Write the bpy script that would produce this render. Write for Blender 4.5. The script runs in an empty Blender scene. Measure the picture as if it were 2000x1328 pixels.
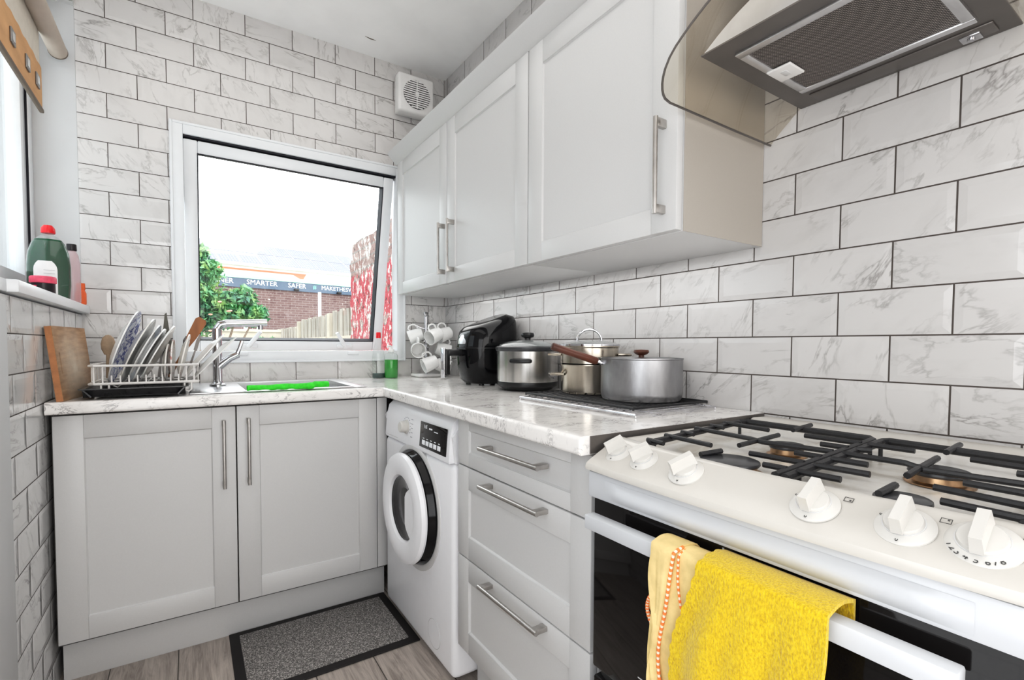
import bpy, bmesh, math, random
from mathutils import Matrix, Vector, Quaternion
random.seed(7)
R = math.radians
COL = bpy.context.scene.collection
V = Vector

# ------------------------------------------------------------------ materials
MATS = {}
def nt(name):
    m = bpy.data.materials.new(name); m.use_nodes = True
    t = m.node_tree
    for n in list(t.nodes): t.nodes.remove(n)
    out = t.nodes.new('ShaderNodeOutputMaterial')
    MATS[name] = m
    return m, t, out
def mathn(t, op, a, b=None, c=None, clamp=False):
    n = t.nodes.new('ShaderNodeMath'); n.operation = op; n.use_clamp = clamp
    for i, v in enumerate((a, b, c)):
        if v is None: continue
        if isinstance(v, (int, float)): n.inputs[i].default_value = v
        else: t.links.new(v, n.inputs[i])
    return n.outputs[0]
def mixc(t, fac, a, b, mode='MIX'):
    n = t.nodes.new('ShaderNodeMix'); n.data_type = 'RGBA'; n.blend_type = mode
    def put(s, v):
        if isinstance(v, (int, float)): s.default_value = v
        elif isinstance(v, tuple): s.default_value = (*v[:3], 1)
        else: t.links.new(v, s)
    put(n.inputs[0], fac); put(n.inputs[6], a); put(n.inputs[7], b)
    return n.outputs[2]
def ramp(t, fac, stops):
    n = t.nodes.new('ShaderNodeValToRGB'); t.links.new(fac, n.inputs[0])
    e = n.color_ramp.elements
    while len(e) < len(stops): e.new(0.5)
    for el, (p, c) in zip(e, stops):
        el.position = p; el.color = (*c, 1) if isinstance(c, tuple) else (c, c, c, 1)
    return n.outputs[0]
def noise(t, vec, scale, detail=4, rough=.55, dist=0.0):
    n = t.nodes.new('ShaderNodeTexNoise'); n.inputs['Scale'].default_value = scale
    n.inputs['Detail'].default_value = detail; n.inputs['Roughness'].default_value = rough
    n.inputs['Distortion'].default_value = dist
    if vec is not None: t.links.new(vec, n.inputs['Vector'])
    return n
def coords(t):
    return t.nodes.new('ShaderNodeTexCoord').outputs['Object']
def mapping(t, vec, scale=(1, 1, 1), rot=(0, 0, 0)):
    n = t.nodes.new('ShaderNodeMapping'); t.links.new(vec, n.inputs[0])
    n.inputs['Scale'].default_value = scale; n.inputs['Rotation'].default_value = rot
    return n.outputs[0]
def bump(t, h, strength=.3, dist=.002):
    n = t.nodes.new('ShaderNodeBump'); n.inputs['Strength'].default_value = strength
    n.inputs['Distance'].default_value = dist; t.links.new(h, n.inputs['Height'])
    return n.outputs[0]
def P(name, col, rough=.5, metal=0., var=.04, vs=30., vscale=(1, 1, 1), bmp=0., bs=200., **kw):
    """principled with a little noise in colour (and bump)"""
    m, t, out = nt(name)
    b = t.nodes.new('ShaderNodeBsdfPrincipled'); t.links.new(b.outputs[0], out.inputs[0])
    co = mapping(t, coords(t), vscale)
    nz = noise(t, co, vs)
    lo = tuple(max(0, c * (1 - var)) for c in col); hi = tuple(min(1, c * (1 + var)) for c in col)
    t.links.new(ramp(t, nz.outputs[0], [(.3, lo), (.7, hi)]), b.inputs['Base Color'])
    b.inputs['Roughness'].default_value = rough; b.inputs['Metallic'].default_value = metal
    for k, v in kw.items(): b.inputs[k.replace('_', ' ')].default_value = v
    if bmp: t.links.new(bump(t, noise(t, co, bs).outputs[0], bmp), b.inputs['Normal'])
    return m

TILE_C = (.665, .65, .64)
def tile_mat(name, axis, u0, base=TILE_C, grout=(.075, .062, .055), veins=1.0):
    m, t, out = nt(name)
    b = t.nodes.new('ShaderNodeBsdfPrincipled'); t.links.new(b.outputs[0], out.inputs[0])
    pos = t.nodes.new('ShaderNodeNewGeometry').outputs['Position']
    s = t.nodes.new('ShaderNodeSeparateXYZ'); t.links.new(pos, s.inputs[0])
    u = s.outputs[axis]; z = s.outputs[2]
    W, H = .207, .102
    rz = mathn(t, 'DIVIDE', mathn(t, 'SUBTRACT', z, 1.112), H)
    row = mathn(t, 'FLOOR', rz)
    odd = mathn(t, 'FLOORED_MODULO', row, 2)
    ru = mathn(t, 'ADD', mathn(t, 'DIVIDE', mathn(t, 'SUBTRACT', u, u0), W), mathn(t, 'MULTIPLY', odd, .5))
    colm = mathn(t, 'FLOOR', ru)
    fu = mathn(t, 'MULTIPLY', mathn(t, 'SUBTRACT', ru, colm), W)
    fv = mathn(t, 'MULTIPLY', mathn(t, 'SUBTRACT', rz, row), H)
    du = mathn(t, 'MINIMUM', fu, mathn(t, 'SUBTRACT', W, fu))
    dv = mathn(t, 'MINIMUM', fv, mathn(t, 'SUBTRACT', H, fv))
    d = mathn(t, 'MINIMUM', du, dv)
    g = mathn(t, 'LESS_THAN', d, .0016)
    bev = mathn(t, 'DIVIDE', mathn(t, 'SUBTRACT', d, .0016), .014, clamp=True)
    # per-tile offset for the veining
    cv = t.nodes.new('ShaderNodeCombineXYZ')
    t.links.new(mathn(t, 'ADD', colm, .37), cv.inputs[0]); t.links.new(row, cv.inputs[1]); cv.inputs[2].default_value = axis * 3.1
    wn = t.nodes.new('ShaderNodeTexWhiteNoise'); wn.noise_dimensions = '3D'; t.links.new(cv.outputs[0], wn.inputs[0])
    off = t.nodes.new('ShaderNodeVectorMath'); off.operation = 'SCALE'; t.links.new(wn.outputs['Color'], off.inputs[0]); off.inputs['Scale'].default_value = 40
    lc = t.nodes.new('ShaderNodeCombineXYZ')
    t.links.new(fu, lc.inputs[0]); t.links.new(fv, lc.inputs[1])
    vr = t.nodes.new('ShaderNodeVectorRotate'); vr.rotation_type = 'Z_AXIS'; t.links.new(lc.outputs[0], vr.inputs['Vector'])
    t.links.new(mathn(t, 'MULTIPLY_ADD', wn.outputs['Value'], 1.6, -.1), vr.inputs['Angle'])
    ad = t.nodes.new('ShaderNodeVectorMath'); ad.operation = 'ADD'; t.links.new(vr.outputs[0], ad.inputs[0]); t.links.new(off.outputs[0], ad.inputs[1])
    st = mapping(t, ad.outputs[0], (5, 13, 1))
    n1 = noise(t, st, 1.0, 5, .6, .5)
    ridge = mathn(t, 'ABSOLUTE', mathn(t, 'SUBTRACT', n1.outputs[0], .5))
    vein = mathn(t, 'SUBTRACT', 1, mathn(t, 'DIVIDE', ridge, .034), clamp=True)
    n2 = noise(t, mapping(t, ad.outputs[0], (9, 9, 1)), 1.0, 3)
    vmask = mathn(t, 'MULTIPLY', mathn(t, 'SUBTRACT', n2.outputs[0], .42), 3.6, clamp=True)
    vein = mathn(t, 'MULTIPLY', mathn(t, 'POWER', vein, 1.5), vmask)
    cloud = mathn(t, 'MULTIPLY', mathn(t, 'SUBTRACT', noise(t, mapping(t, ad.outputs[0], (7, 14, 1)), 1.3, 5).outputs[0], .5), .9, clamp=True)
    dark = mathn(t, 'ADD', mathn(t, 'MULTIPLY', vein, .62 * veins), mathn(t, 'MULTIPLY', cloud, .50 * veins), clamp=True)
    c = mixc(t, dark, base, (.17, .16, .155))
    tone = mathn(t, 'MULTIPLY_ADD', wn.outputs['Value'], .06, .97)
    tc = t.nodes.new('ShaderNodeCombineXYZ')
    for i in range(3): t.links.new(tone, tc.inputs[i])
    c = mixc(t, 1.0, c, tc.outputs[0], 'MULTIPLY')
    c = mixc(t, g, c, grout)
    t.links.new(c, b.inputs['Base Color'])
    t.links.new(mathn(t, 'MULTIPLY_ADD', g, .6, .12), b.inputs['Roughness'])
    t.links.new(bump(t, bev, .32, .004), b.inputs['Normal'])
    return m
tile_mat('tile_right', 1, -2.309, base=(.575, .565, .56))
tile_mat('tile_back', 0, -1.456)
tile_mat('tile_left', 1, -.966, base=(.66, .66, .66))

def marble(name, base, dark, rough):
    m, t, out = nt(name)
    b = t.nodes.new('ShaderNodeBsdfPrincipled'); t.links.new(b.outputs[0], out.inputs[0])
    co = coords(t)
    n1 = noise(t, mapping(t, co, (13, 30, 26), (0, 0, .5)), 1.2, 6, .66, .9)
    rd = mathn(t, 'ABSOLUTE', mathn(t, 'SUBTRACT', n1.outputs[0], .5))
    v = mathn(t, 'SUBTRACT', 1, mathn(t, 'DIVIDE', rd, .034), clamp=True)
    mk = mathn(t, 'MULTIPLY', mathn(t, 'SUBTRACT', noise(t, co, 14, 4).outputs[0], .44), 6, clamp=True)
    v = mathn(t, 'MULTIPLY', v, mk)
    cl = mathn(t, 'MULTIPLY', mathn(t, 'SUBTRACT', noise(t, mapping(t, co, (20, 40, 30)), 1.5, 6).outputs[0], .52), 2.2, clamp=True)
    d = mathn(t, 'ADD', mathn(t, 'MULTIPLY', v, .85), mathn(t, 'MULTIPLY', cl, .28), clamp=True)
    t.links.new(mixc(t, d, base, dark), b.inputs['Base Color'])
    b.inputs['Roughness'].default_value = rough
    return m
marble('worktop_marble', (.84, .82, .80), (.22, .21, .215), .09)

P('ceiling_paint', (.93, .93, .925), .9, var=.03, vs=5, bmp=.08, bs=60)
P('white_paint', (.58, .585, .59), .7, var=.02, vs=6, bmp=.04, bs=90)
P('front_paint', (.72, .71, .70), .8, var=.02, vs=4)
P('cabinet_paint', (.585, .585, .585), .38, var=.015, vs=300)
P('cabinet_warm_shade', (.40, .37, .335), .42, var=.015, vs=300)  # cabinet grey with the warm shade beside the hood put into the colour
P('cabinet_dark', (.10, .095, .09), .8)
P('upvc', (.80, .82, .84), .28, var=.01)
P('gasket', (.012, .012, .02), .6)
P('white_plastic', (.78, .77, .76), .35, var=.02)
P('washer_white', (.84, .845, .87), .28, var=.01)
P('enamel', (.57, .548, .51), .16, var=.02, vs=8)
P('enamel_front', (.56, .575, .60), .22, var=.02, vs=8)
P('knob_white', (.60, .585, .555), .3, var=.02)
P('panel_grey', (.62, .62, .62), .4)
P('black_plastic', (.012, .012, .013), .3)
P('black_gloss', (.005, .005, .006), .08, var=.1, Specular_IOR_Level=.3)
P('black_glass', (.007, .006, .006), .05, var=.1, Specular_IOR_Level=.3)
P('cast_iron', (.018, .018, .02), .38, var=.3, vs=60, bmp=.2, bs=300)
P('burner_cap', (.05, .051, .055), .28, var=.2, vs=40)
P('brass', (.50, .33, .20), .3, 1.0, var=.4)
P('steel', (.50, .49, .475), .27, 1.0, var=.40, vs=22, vscale=(1, 1, .02))
P('steel_sheet', (.70, .70, .71), .28, 1.0, var=.06, vs=20)
P('steel_dark', (.21, .195, .185), .42, .75, var=.06, vs=12)
P('aluminium', (.36, .36, .37), .36, 1.0, var=.16, vs=26, vscale=(1, 1, .35), bmp=.12, bs=160)
P('old_steel', (.46, .42, .36), .2, 1.0, var=.22, vs=14, vscale=(1, 1, .2))
P('chrome', (.55, .55, .57), .06, 1.0, var=.02)
P('handle_steel', (.52, .50, .48), .3, 1.0, var=.1, vs=30)
P('wire_steel', (.62, .62, .64), .2, 1.0, var=.1)
P('ceramic', (.80, .80, .79), .14, var=.02)
P('ceramic_cream', (.74, .72, .68), .14, var=.02)
P('ceramic_blue_rim', (.66, .72, .80), .14, var=.1, vs=40)
P('red_cap', (.75, .012, .02), .3)
P('orange_plastic', (.85, .17, .05), .35)
P('black_cap', (.015, .012, .015), .3)
P('label_white', (.85, .85, .84), .5, var=.03, vs=60)
P('pink_red', (.78, .10, .17), .4, var=.2, vs=60)
P('green_cloth', (.05, .66, .04), .85, var=.25, vs=60, bmp=.5, bs=250)
P('white_wire', (.72, .70, .68), .35)
P('tray_black', (.02, .02, .022), .25, var=.3)
P('mat_border', (.014, .012, .012), .7)
P('eyelet', (.72, .72, .70), .25, .9)
P('dark_trim', (.16, .13, .10), .6)
P('cream_fabric', (.66, .62, .55), .85, var=.05, vs=40)
P('tan_fabric', (.62, .38, .20), .8, var=.12, vs=20, vscale=(1, .3, 1))
P('roller_cover', (.50, .44, .38), .5)
P('brown_wood', (.095, .028, .014), .4, var=.35, vs=20, vscale=(1, 1, .2))
P('spatula_wood', (.27, .105, .032), .5, var=.25, vs=30, vscale=(1, 1, .1))
P('spoon_wood', (.36, .27, .19), .6, var=.2, vs=40)
P('knife_steel', (.075, .07, .055), .4, .2)
P('concrete_post', (.95, .95, .93), .8)
P('ground', (.35, .34, .28), .9, var=.3, vs=3)
P('shop_white', (.85, .88, .86), .7)
P('shop_green', (.42, .80, .60), .7, var=.05)
P('shop_orange', (.80, .26, .16), .7, var=.05)
P('shop_sign', (.085, .12, .18), .6, var=.1, vs=2)
P('sign_white', (.95, .95, .95), .6)
P('sign_green', (.25, .75, .55), .6)
P('pale_render', (.62, .66, .69), .8, var=.06, vs=2)
P('twig', (.30, .22, .16), .8)
P('beige_rail', (.62, .56, .46), .8, var=.15, vs=5)
P('ink', (.06, .06, .06), .5)
P('ink_light', (.42, .42, .45), .5)
P('screen_ink', (.85, .87, .9), .5)
P('screw', (.3, .3, .3), .4, .8)

def wood_board():
    m, t, out = nt('board_wood')
    b = t.nodes.new('ShaderNodeBsdfPrincipled'); t.links.new(b.outputs[0], out.inputs[0])
    co = coords(t)
    g = noise(t, mapping(t, co, (40, 4, 40)), 2.0, 5)
    c = ramp(t, g.outputs[0], [(.3, (.25, .14, .07)), (.7, (.44, .28, .16))])
    sx = t.nodes.new('ShaderNodeVectorMath'); sx.operation = 'DISTANCE'
    t.links.new(co, sx.inputs[0]); sx.inputs[1].default_value = (.03, .13, .10)
    worn = mathn(t, 'SUBTRACT', 1, mathn(t, 'MULTIPLY', sx.outputs['Value'], 6.5), clamp=True)
    wn = noise(t, co, 18, 4)
    c = mixc(t, mathn(t, 'MULTIPLY', worn, mathn(t, 'MULTIPLY_ADD', wn.outputs[0], 1.2, .2), clamp=True), c, (.62, .56, .47))
    t.links.new(c, b.inputs['Base Color']); b.inputs['Roughness'].default_value = .65
wood_board()
def wood_end():
    P('board_edge', (.46, .22, .10), .6, var=.2, vs=30)
wood_end()
def floor_mat():
    m, t, out = nt('floor_wood')
    b = t.nodes.new('ShaderNodeBsdfPrincipled'); t.links.new(b.outputs[0], out.inputs[0])
    co = coords(t)
    s = t.nodes.new('ShaderNodeSeparateXYZ'); t.links.new(co, s.inputs[0])
    ru = mathn(t, 'DIVIDE', mathn(t, 'ADD', s.outputs[0], 1.335), .19)
    cx = mathn(t, 'FLOOR', ru)
    wn = t.nodes.new('ShaderNodeTexWhiteNoise'); wn.noise_dimensions = '1D'; t.links.new(cx, wn.inputs['W'])
    cb = t.nodes.new('ShaderNodeCombineXYZ'); t.links.new(mathn(t, 'MULTIPLY', wn.outputs['Value'], 30), cb.inputs[1]); t.links.new(mathn(t, 'MULTIPLY', cx, 3.3), cb.inputs[0])
    ad = t.nodes.new('ShaderNodeVectorMath'); ad.operation = 'ADD'; t.links.new(co, ad.inputs[0]); t.links.new(cb.outputs[0], ad.inputs[1])
    g = noise(t, mapping(t, ad.outputs[0], (14, 1.6, 1)), 2.0, 8, .65, 1.6)
    fine = noise(t, mapping(t, ad.outputs[0], (120, 4, 1)), 2.0, 3)
    c = ramp(t, g.outputs[0], [(.28, (.20, .165, .14)), (.5, (.46, .405, .365)), (.72, (.62, .56, .51))])
    c = mixc(t, .35, c, ramp(t, fine.outputs[0], [(.3, .12), (.7, .5)]), 'MULTIPLY') if False else mixc(t, .25, c, ramp(t, fine.outputs[0], [(.3, (.10, .085, .075)), (.7, (.5, .46, .43))]))
    fu = mathn(t, 'SUBTRACT', ru, cx)
    e = mathn(t, 'LESS_THAN', mathn(t, 'MINIMUM', fu, mathn(t, 'SUBTRACT', 1, fu)), .009)
    t.links.new(mixc(t, e, c, (.07, .06, .05)), b.inputs['Base Color'])
    b.inputs['Roughness'].default_value = .42
floor_mat()
def mat_pile():
    m, t, out = nt('mat_pile')
    b = t.nodes.new('ShaderNodeBsdfPrincipled'); t.links.new(b.outputs[0], out.inputs[0])
    n = noise(t, coords(t), 230, 3, .8)
    t.links.new(ramp(t, n.outputs[0], [(.36, (.06, .056, .055)), (.52, (.23, .22, .21)), (.66, (.70, .66, .64))]), b.inputs['Base Color'])
    b.inputs['Roughness'].default_value = .95
    t.links.new(bump(t, n.outputs[0], .8, .004), b.inputs['Normal'])
mat_pile()
def microfibre():
    m, t, out = nt('yellow_microfibre')
    b = t.nodes.new('ShaderNodeBsdfPrincipled'); t.links.new(b.outputs[0], out.inputs[0])
    co = coords(t)
    n = noise(t, mapping(t, co, (1, 1, .5)), 420, 3, .6)
    n2 = noise(t, co, 14, 3)
    c = ramp(t, n.outputs[0], [(.3, (.44, .26, .0)), (.55, (.72, .50, .005)), (.75, (.80, .64, .03))])
    t.links.new(mixc(t, mathn(t, 'MULTIPLY', n2.outputs[0], .4), c, (.66, .43, .003)), b.inputs['Base Color'])
    b.inputs['Roughness'].default_value = .95
    b.inputs['Sheen Weight'].default_value = .3
    t.links.new(bump(t, n.outputs[0], .8, .003), b.inputs['Normal'])
microfibre()
P('duster_cotton', (.72, .55, .26), .95, var=.14, vs=35, bmp=.35, bs=120)
P('stitch_orange', (.85, .23, .06), .8)
P('stitch_white', (.85, .75, .60), .8)

def filter_mat():
    m, t, out = nt('filter_mesh')
    b = t.nodes.new('ShaderNodeBsdfPrincipled'); t.links.new(b.outputs[0], out.inputs[0])
    co = coords(t)
    w = t.nodes.new('ShaderNodeTexWave'); w.wave_type = 'BANDS'; w.bands_direction = 'DIAGONAL'
    t.links.new(mapping(t, co, (1, 1, .001)), w.inputs['Vector']); w.inputs['Scale'].default_value = 85; w.inputs['Distortion'].default_value = .3
    w2 = t.nodes.new('ShaderNodeTexWave'); w2.wave_type = 'BANDS'; w2.bands_direction = 'Y'
    t.links.new(co, w2.inputs['Vector']); w2.inputs['Scale'].default_value = 120
    h = mathn(t, 'MULTIPLY', w.outputs['Fac'], mathn(t, 'MULTIPLY_ADD', w2.outputs['Fac'], .7, .3))
    t.links.new(ramp(t, h, [(.1, (.06, .052, .048)), (.8, (.46, .42, .39))]), b.inputs['Base Color'])
    b.inputs['Metallic'].default_value = .7; b.inputs['Roughness'].default_value = .4
    t.links.new(bump(t, h, .5, .002), b.inputs['Normal'])
filter_mat()

def clear(name, tint=(1, 1, 1), refl=1.0, haze=0.0, hazec=(.9, .9, .9), rough=.02):
    m, t, out = nt(name)
    tr = t.nodes.new('ShaderNodeBsdfTransparent')
    n = noise(t, coords(t), 3)
    t.links.new(ramp(t, n.outputs[0], [(.2, tuple(x * .985 for x in tint)), (.8, tint)]), tr.inputs[0])
    gl = t.nodes.new('ShaderNodeBsdfGlossy'); gl.inputs['Roughness'].default_value = rough
    lw = t.nodes.new('ShaderNodeLayerWeight'); lw.inputs[0].default_value = .5
    fz = mathn(t, 'MULTIPLY_ADD', mathn(t, 'POWER', lw.outputs['Facing'], 4.0), .85, .04)
    mx = t.nodes.new('ShaderNodeMixShader')
    t.links.new(mathn(t, 'MULTIPLY', fz, refl, clamp=True), mx.inputs[0]); t.links.new(tr.outputs[0], mx.inputs[1]); t.links.new(gl.outputs[0], mx.inputs[2])
    res = mx.outputs[0]
    if haze:
        df = t.nodes.new('ShaderNodeBsdfPrincipled'); df.inputs['Base Color'].default_value = (*hazec, 1); df.inputs['Roughness'].default_value = .2
        m2 = t.nodes.new('ShaderNodeMixShader'); m2.inputs[0].default_value = haze
        t.links.new(res, m2.inputs[1]); t.links.new(df.outputs[0], m2.inputs[2]); res = m2.outputs[0]
    t.links.new(res, out.inputs[0])
    return m
clear('pane_glass', (.985, .995, .99))
clear('hood_glass', (.93, .91, .87), 1.0)
clear('clear_plastic', (.97, .98, .98), 1.0, .05)
clear('lid_glass', (.72, .75, .75), 1.2, .25, (.6, .62, .62))
clear('green_liquid', (.02, .60, .05), .6, .62, (.005, .42, .015))
clear('dark_green_liquid', (.0, .30, .12), .5, .75, (.0, .085, .03))
clear('deep_green_liquid', (.0, .16, .08), 1.0, .6, (.0, .06, .05))
clear('pink_plastic', (.95, .85, .86), 1.0, .42, (.75, .6, .62))
clear('washer_glass', (.35, .35, .36), 1.6, .35, (.03, .03, .035))

def plate_blue():
    m, t, out = nt('plate_blue_pattern')
    b = t.nodes.new('ShaderNodeBsdfPrincipled'); t.links.new(b.outputs[0], out.inputs[0])
    n = noise(t, coords(t), 55, 3, .7)
    t.links.new(ramp(t, n.outputs[0], [(.43, (.05, .07, .28)), (.53, (.70, .72, .78))]), b.inputs['Base Color'])
    b.inputs['Roughness'].default_value = .14
    m, t, out = nt('plate_floral')
    b = t.nodes.new('ShaderNodeBsdfPrincipled'); t.links.new(b.outputs[0], out.inputs[0])
    n = noise(t, coords(t), 48, 3, .7)
    t.links.new(ramp(t, n.outputs[0], [(.56, (.74, .71, .68)), (.66, (.50, .22, .20))]), b.inputs['Base Color'])
    b.inputs['Roughness'].default_value = .14
plate_blue()

def red_wall():
    m, t, out = nt('red_brick')
    b = t.nodes.new('ShaderNodeBsdfPrincipled'); t.links.new(b.outputs[0], out.inputs[0])
    co = coords(t)
    s = t.nodes.new('ShaderNodeSeparateXYZ'); t.links.new(co, s.inputs[0])
    cb = t.nodes.new('ShaderNodeCombineXYZ'); t.links.new(s.outputs[1], cb.inputs[0]); t.links.new(s.outputs[2], cb.inputs[1])
    br = t.nodes.new('ShaderNodeTexBrick'); t.links.new(cb.outputs[0], br.inputs['Vector'])
    br.inputs['Scale'].default_value = 1; br.inputs['Brick Width'].default_value = .225; br.inputs['Row Height'].default_value = .075
    br.inputs['Mortar Size'].default_value = .006; br.inputs['Color1'].default_value = (.30, .17, .15, 1); br.inputs['Color2'].default_value = (.42, .30, .27, 1); br.inputs['Mortar'].default_value = (.30, .27, .25, 1)
    n = noise(t, co, 9, 5, .7); n2 = noise(t, mapping(t, co, (1, 1.5, 1)), 14, 5, .75)
    hgt = mathn(t, 'MULTIPLY', mathn(t, 'SUBTRACT', 1.78, s.outputs[2]), 2.6)
    paint = mathn(t, 'GREATER_THAN', mathn(t, 'ADD', n.outputs[0], mathn(t, 'MINIMUM', hgt, .12)), .56)
    c = mixc(t, paint, br.outputs['Color'], (.56, .10, .12))
    flake = mathn(t, 'GREATER_THAN', n2.outputs[0], .555)
    c = mixc(t, flake, c, (.80, .76, .72))
    crk = mathn(t, 'LESS_THAN', n2.outputs[0], .40)
    c = mixc(t, crk, c, (.12, .07, .07))
    t.links.new(c, b.inputs['Base Color']); b.inputs['Roughness'].default_value = .85
    t.links.new(bump(t, mathn(t, 'ADD', n2.outputs[0], br.outputs['Fac']), .8, .02), b.inputs['Normal'])
red_wall()
def brown_brick():
    m, t, out = nt('brown_brick')
    b = t.nodes.new('ShaderNodeBsdfPrincipled'); t.links.new(b.outputs[0], out.inputs[0])
    co = coords(t)
    s = t.nodes.new('ShaderNodeSeparateXYZ'); t.links.new(co, s.inputs[0])
    cb = t.nodes.new('ShaderNodeCombineXYZ'); t.links.new(s.outputs[0], cb.inputs[0]); t.links.new(s.outputs[2], cb.inputs[1])
    br = t.nodes.new('ShaderNodeTexBrick'); t.links.new(cb.outputs[0], br.inputs['Vector'])
    br.inputs['Scale'].default_value = 1; br.inputs['Brick Width'].default_value = .225; br.inputs['Row Height'].default_value = .075
    br.inputs['Mortar Size'].default_value = .008; br.inputs['Color1'].default_value = (.125, .075, .075, 1); br.inputs['Color2'].default_value = (.17, .11, .105, 1); br.inputs['Mortar'].default_value = (.24, .19, .18, 1)
    n = noise(t, co, 14, 3, .7)
    c = mixc(t, mathn(t, 'GREATER_THAN', n.outputs[0], .68), br.outputs['Color'], (.6, .55, .52))
    t.links.new(c, b.inputs['Base Color']); b.inputs['Roughness'].default_value = .9
brown_brick()
def solar():
    m, t, out = nt('solar_panel')
    b = t.nodes.new('ShaderNodeBsdfPrincipled'); t.links.new(b.outputs[0], out.inputs[0])
    co = coords(t)
    s = t.nodes.new('ShaderNodeSeparateXYZ'); t.links.new(co, s.inputs[0])
    cb = t.nodes.new('ShaderNodeCombineXYZ'); t.links.new(s.outputs[0], cb.inputs[0]); t.links.new(s.outputs[1], cb.inputs[1])
    br = t.nodes.new('ShaderNodeTexBrick'); t.links.new(cb.outputs[0], br.inputs['Vector']); br.offset = 0
    br.inputs['Scale'].default_value = 1; br.inputs['Brick Width'].default_value = .085; br.inputs['Row Height'].default_value = .16
    br.inputs['Mortar Size'].default_value = .02
    br.inputs['Color1'].default_value = (.20, .21, .25, 1); br.inputs['Color2'].default_value = (.21, .22, .27, 1); br.inputs['Mortar'].default_value = (.26, .26, .29, 1)
    t.links.new(br.outputs['Color'], b.inputs['Base Color']); b.inputs['Roughness'].default_value = 1; b.inputs['Specular IOR Level'].default_value = 0
solar()
def fence_mat():
    m, t, out = nt('fence_wood')
    b = t.nodes.new('ShaderNodeBsdfPrincipled'); t.links.new(b.outputs[0], out.inputs[0])
    n = noise(t, mapping(t, coords(t), (1, 14, .6)), 3, 4)
    t.links.new(ramp(t, n.outputs[0], [(.3, (.20, .18, .16)), (.5, (.42, .38, .33)), (.7, (.60, .55, .48))]), b.inputs['Base Color'])
    b.inputs['Roughness'].default_value = .9
fence_mat()
def leaf_mat():
    m, t, out = nt('leaf')
    b = t.nodes.new('ShaderNodeBsdfPrincipled'); t.links.new(b.outputs[0], out.inputs[0])
    n = noise(t, coords(t), 7, 3)
    t.links.new(ramp(t, n.outputs[0], [(.32, (.05, .15, .11)), (.5, (.13, .34, .15)), (.68, (.34, .50, .18))]), b.inputs['Base Color'])
    b.inputs['Roughness'].default_value = .6
    P('flower', (.85, .42, .32), .7)
leaf_mat()
def well_mat():
    # enamel of the hob well, cleaned in swirls
    m, t, out = nt('enamel_well')
    b = t.nodes.new('ShaderNodeBsdfPrincipled'); t.links.new(b.outputs[0], out.inputs[0])
    n = noise(t, coords(t), 9, 4, .6, 1.5)
    t.links.new(ramp(t, n.outputs[0], [(.35, (.52, .485, .43)), (.5, (.64, .62, .585)), (.65, (.68, .67, .65))]), b.inputs['Base Color'])
    b.inputs['Roughness'].default_value = .2
well_mat()

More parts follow.
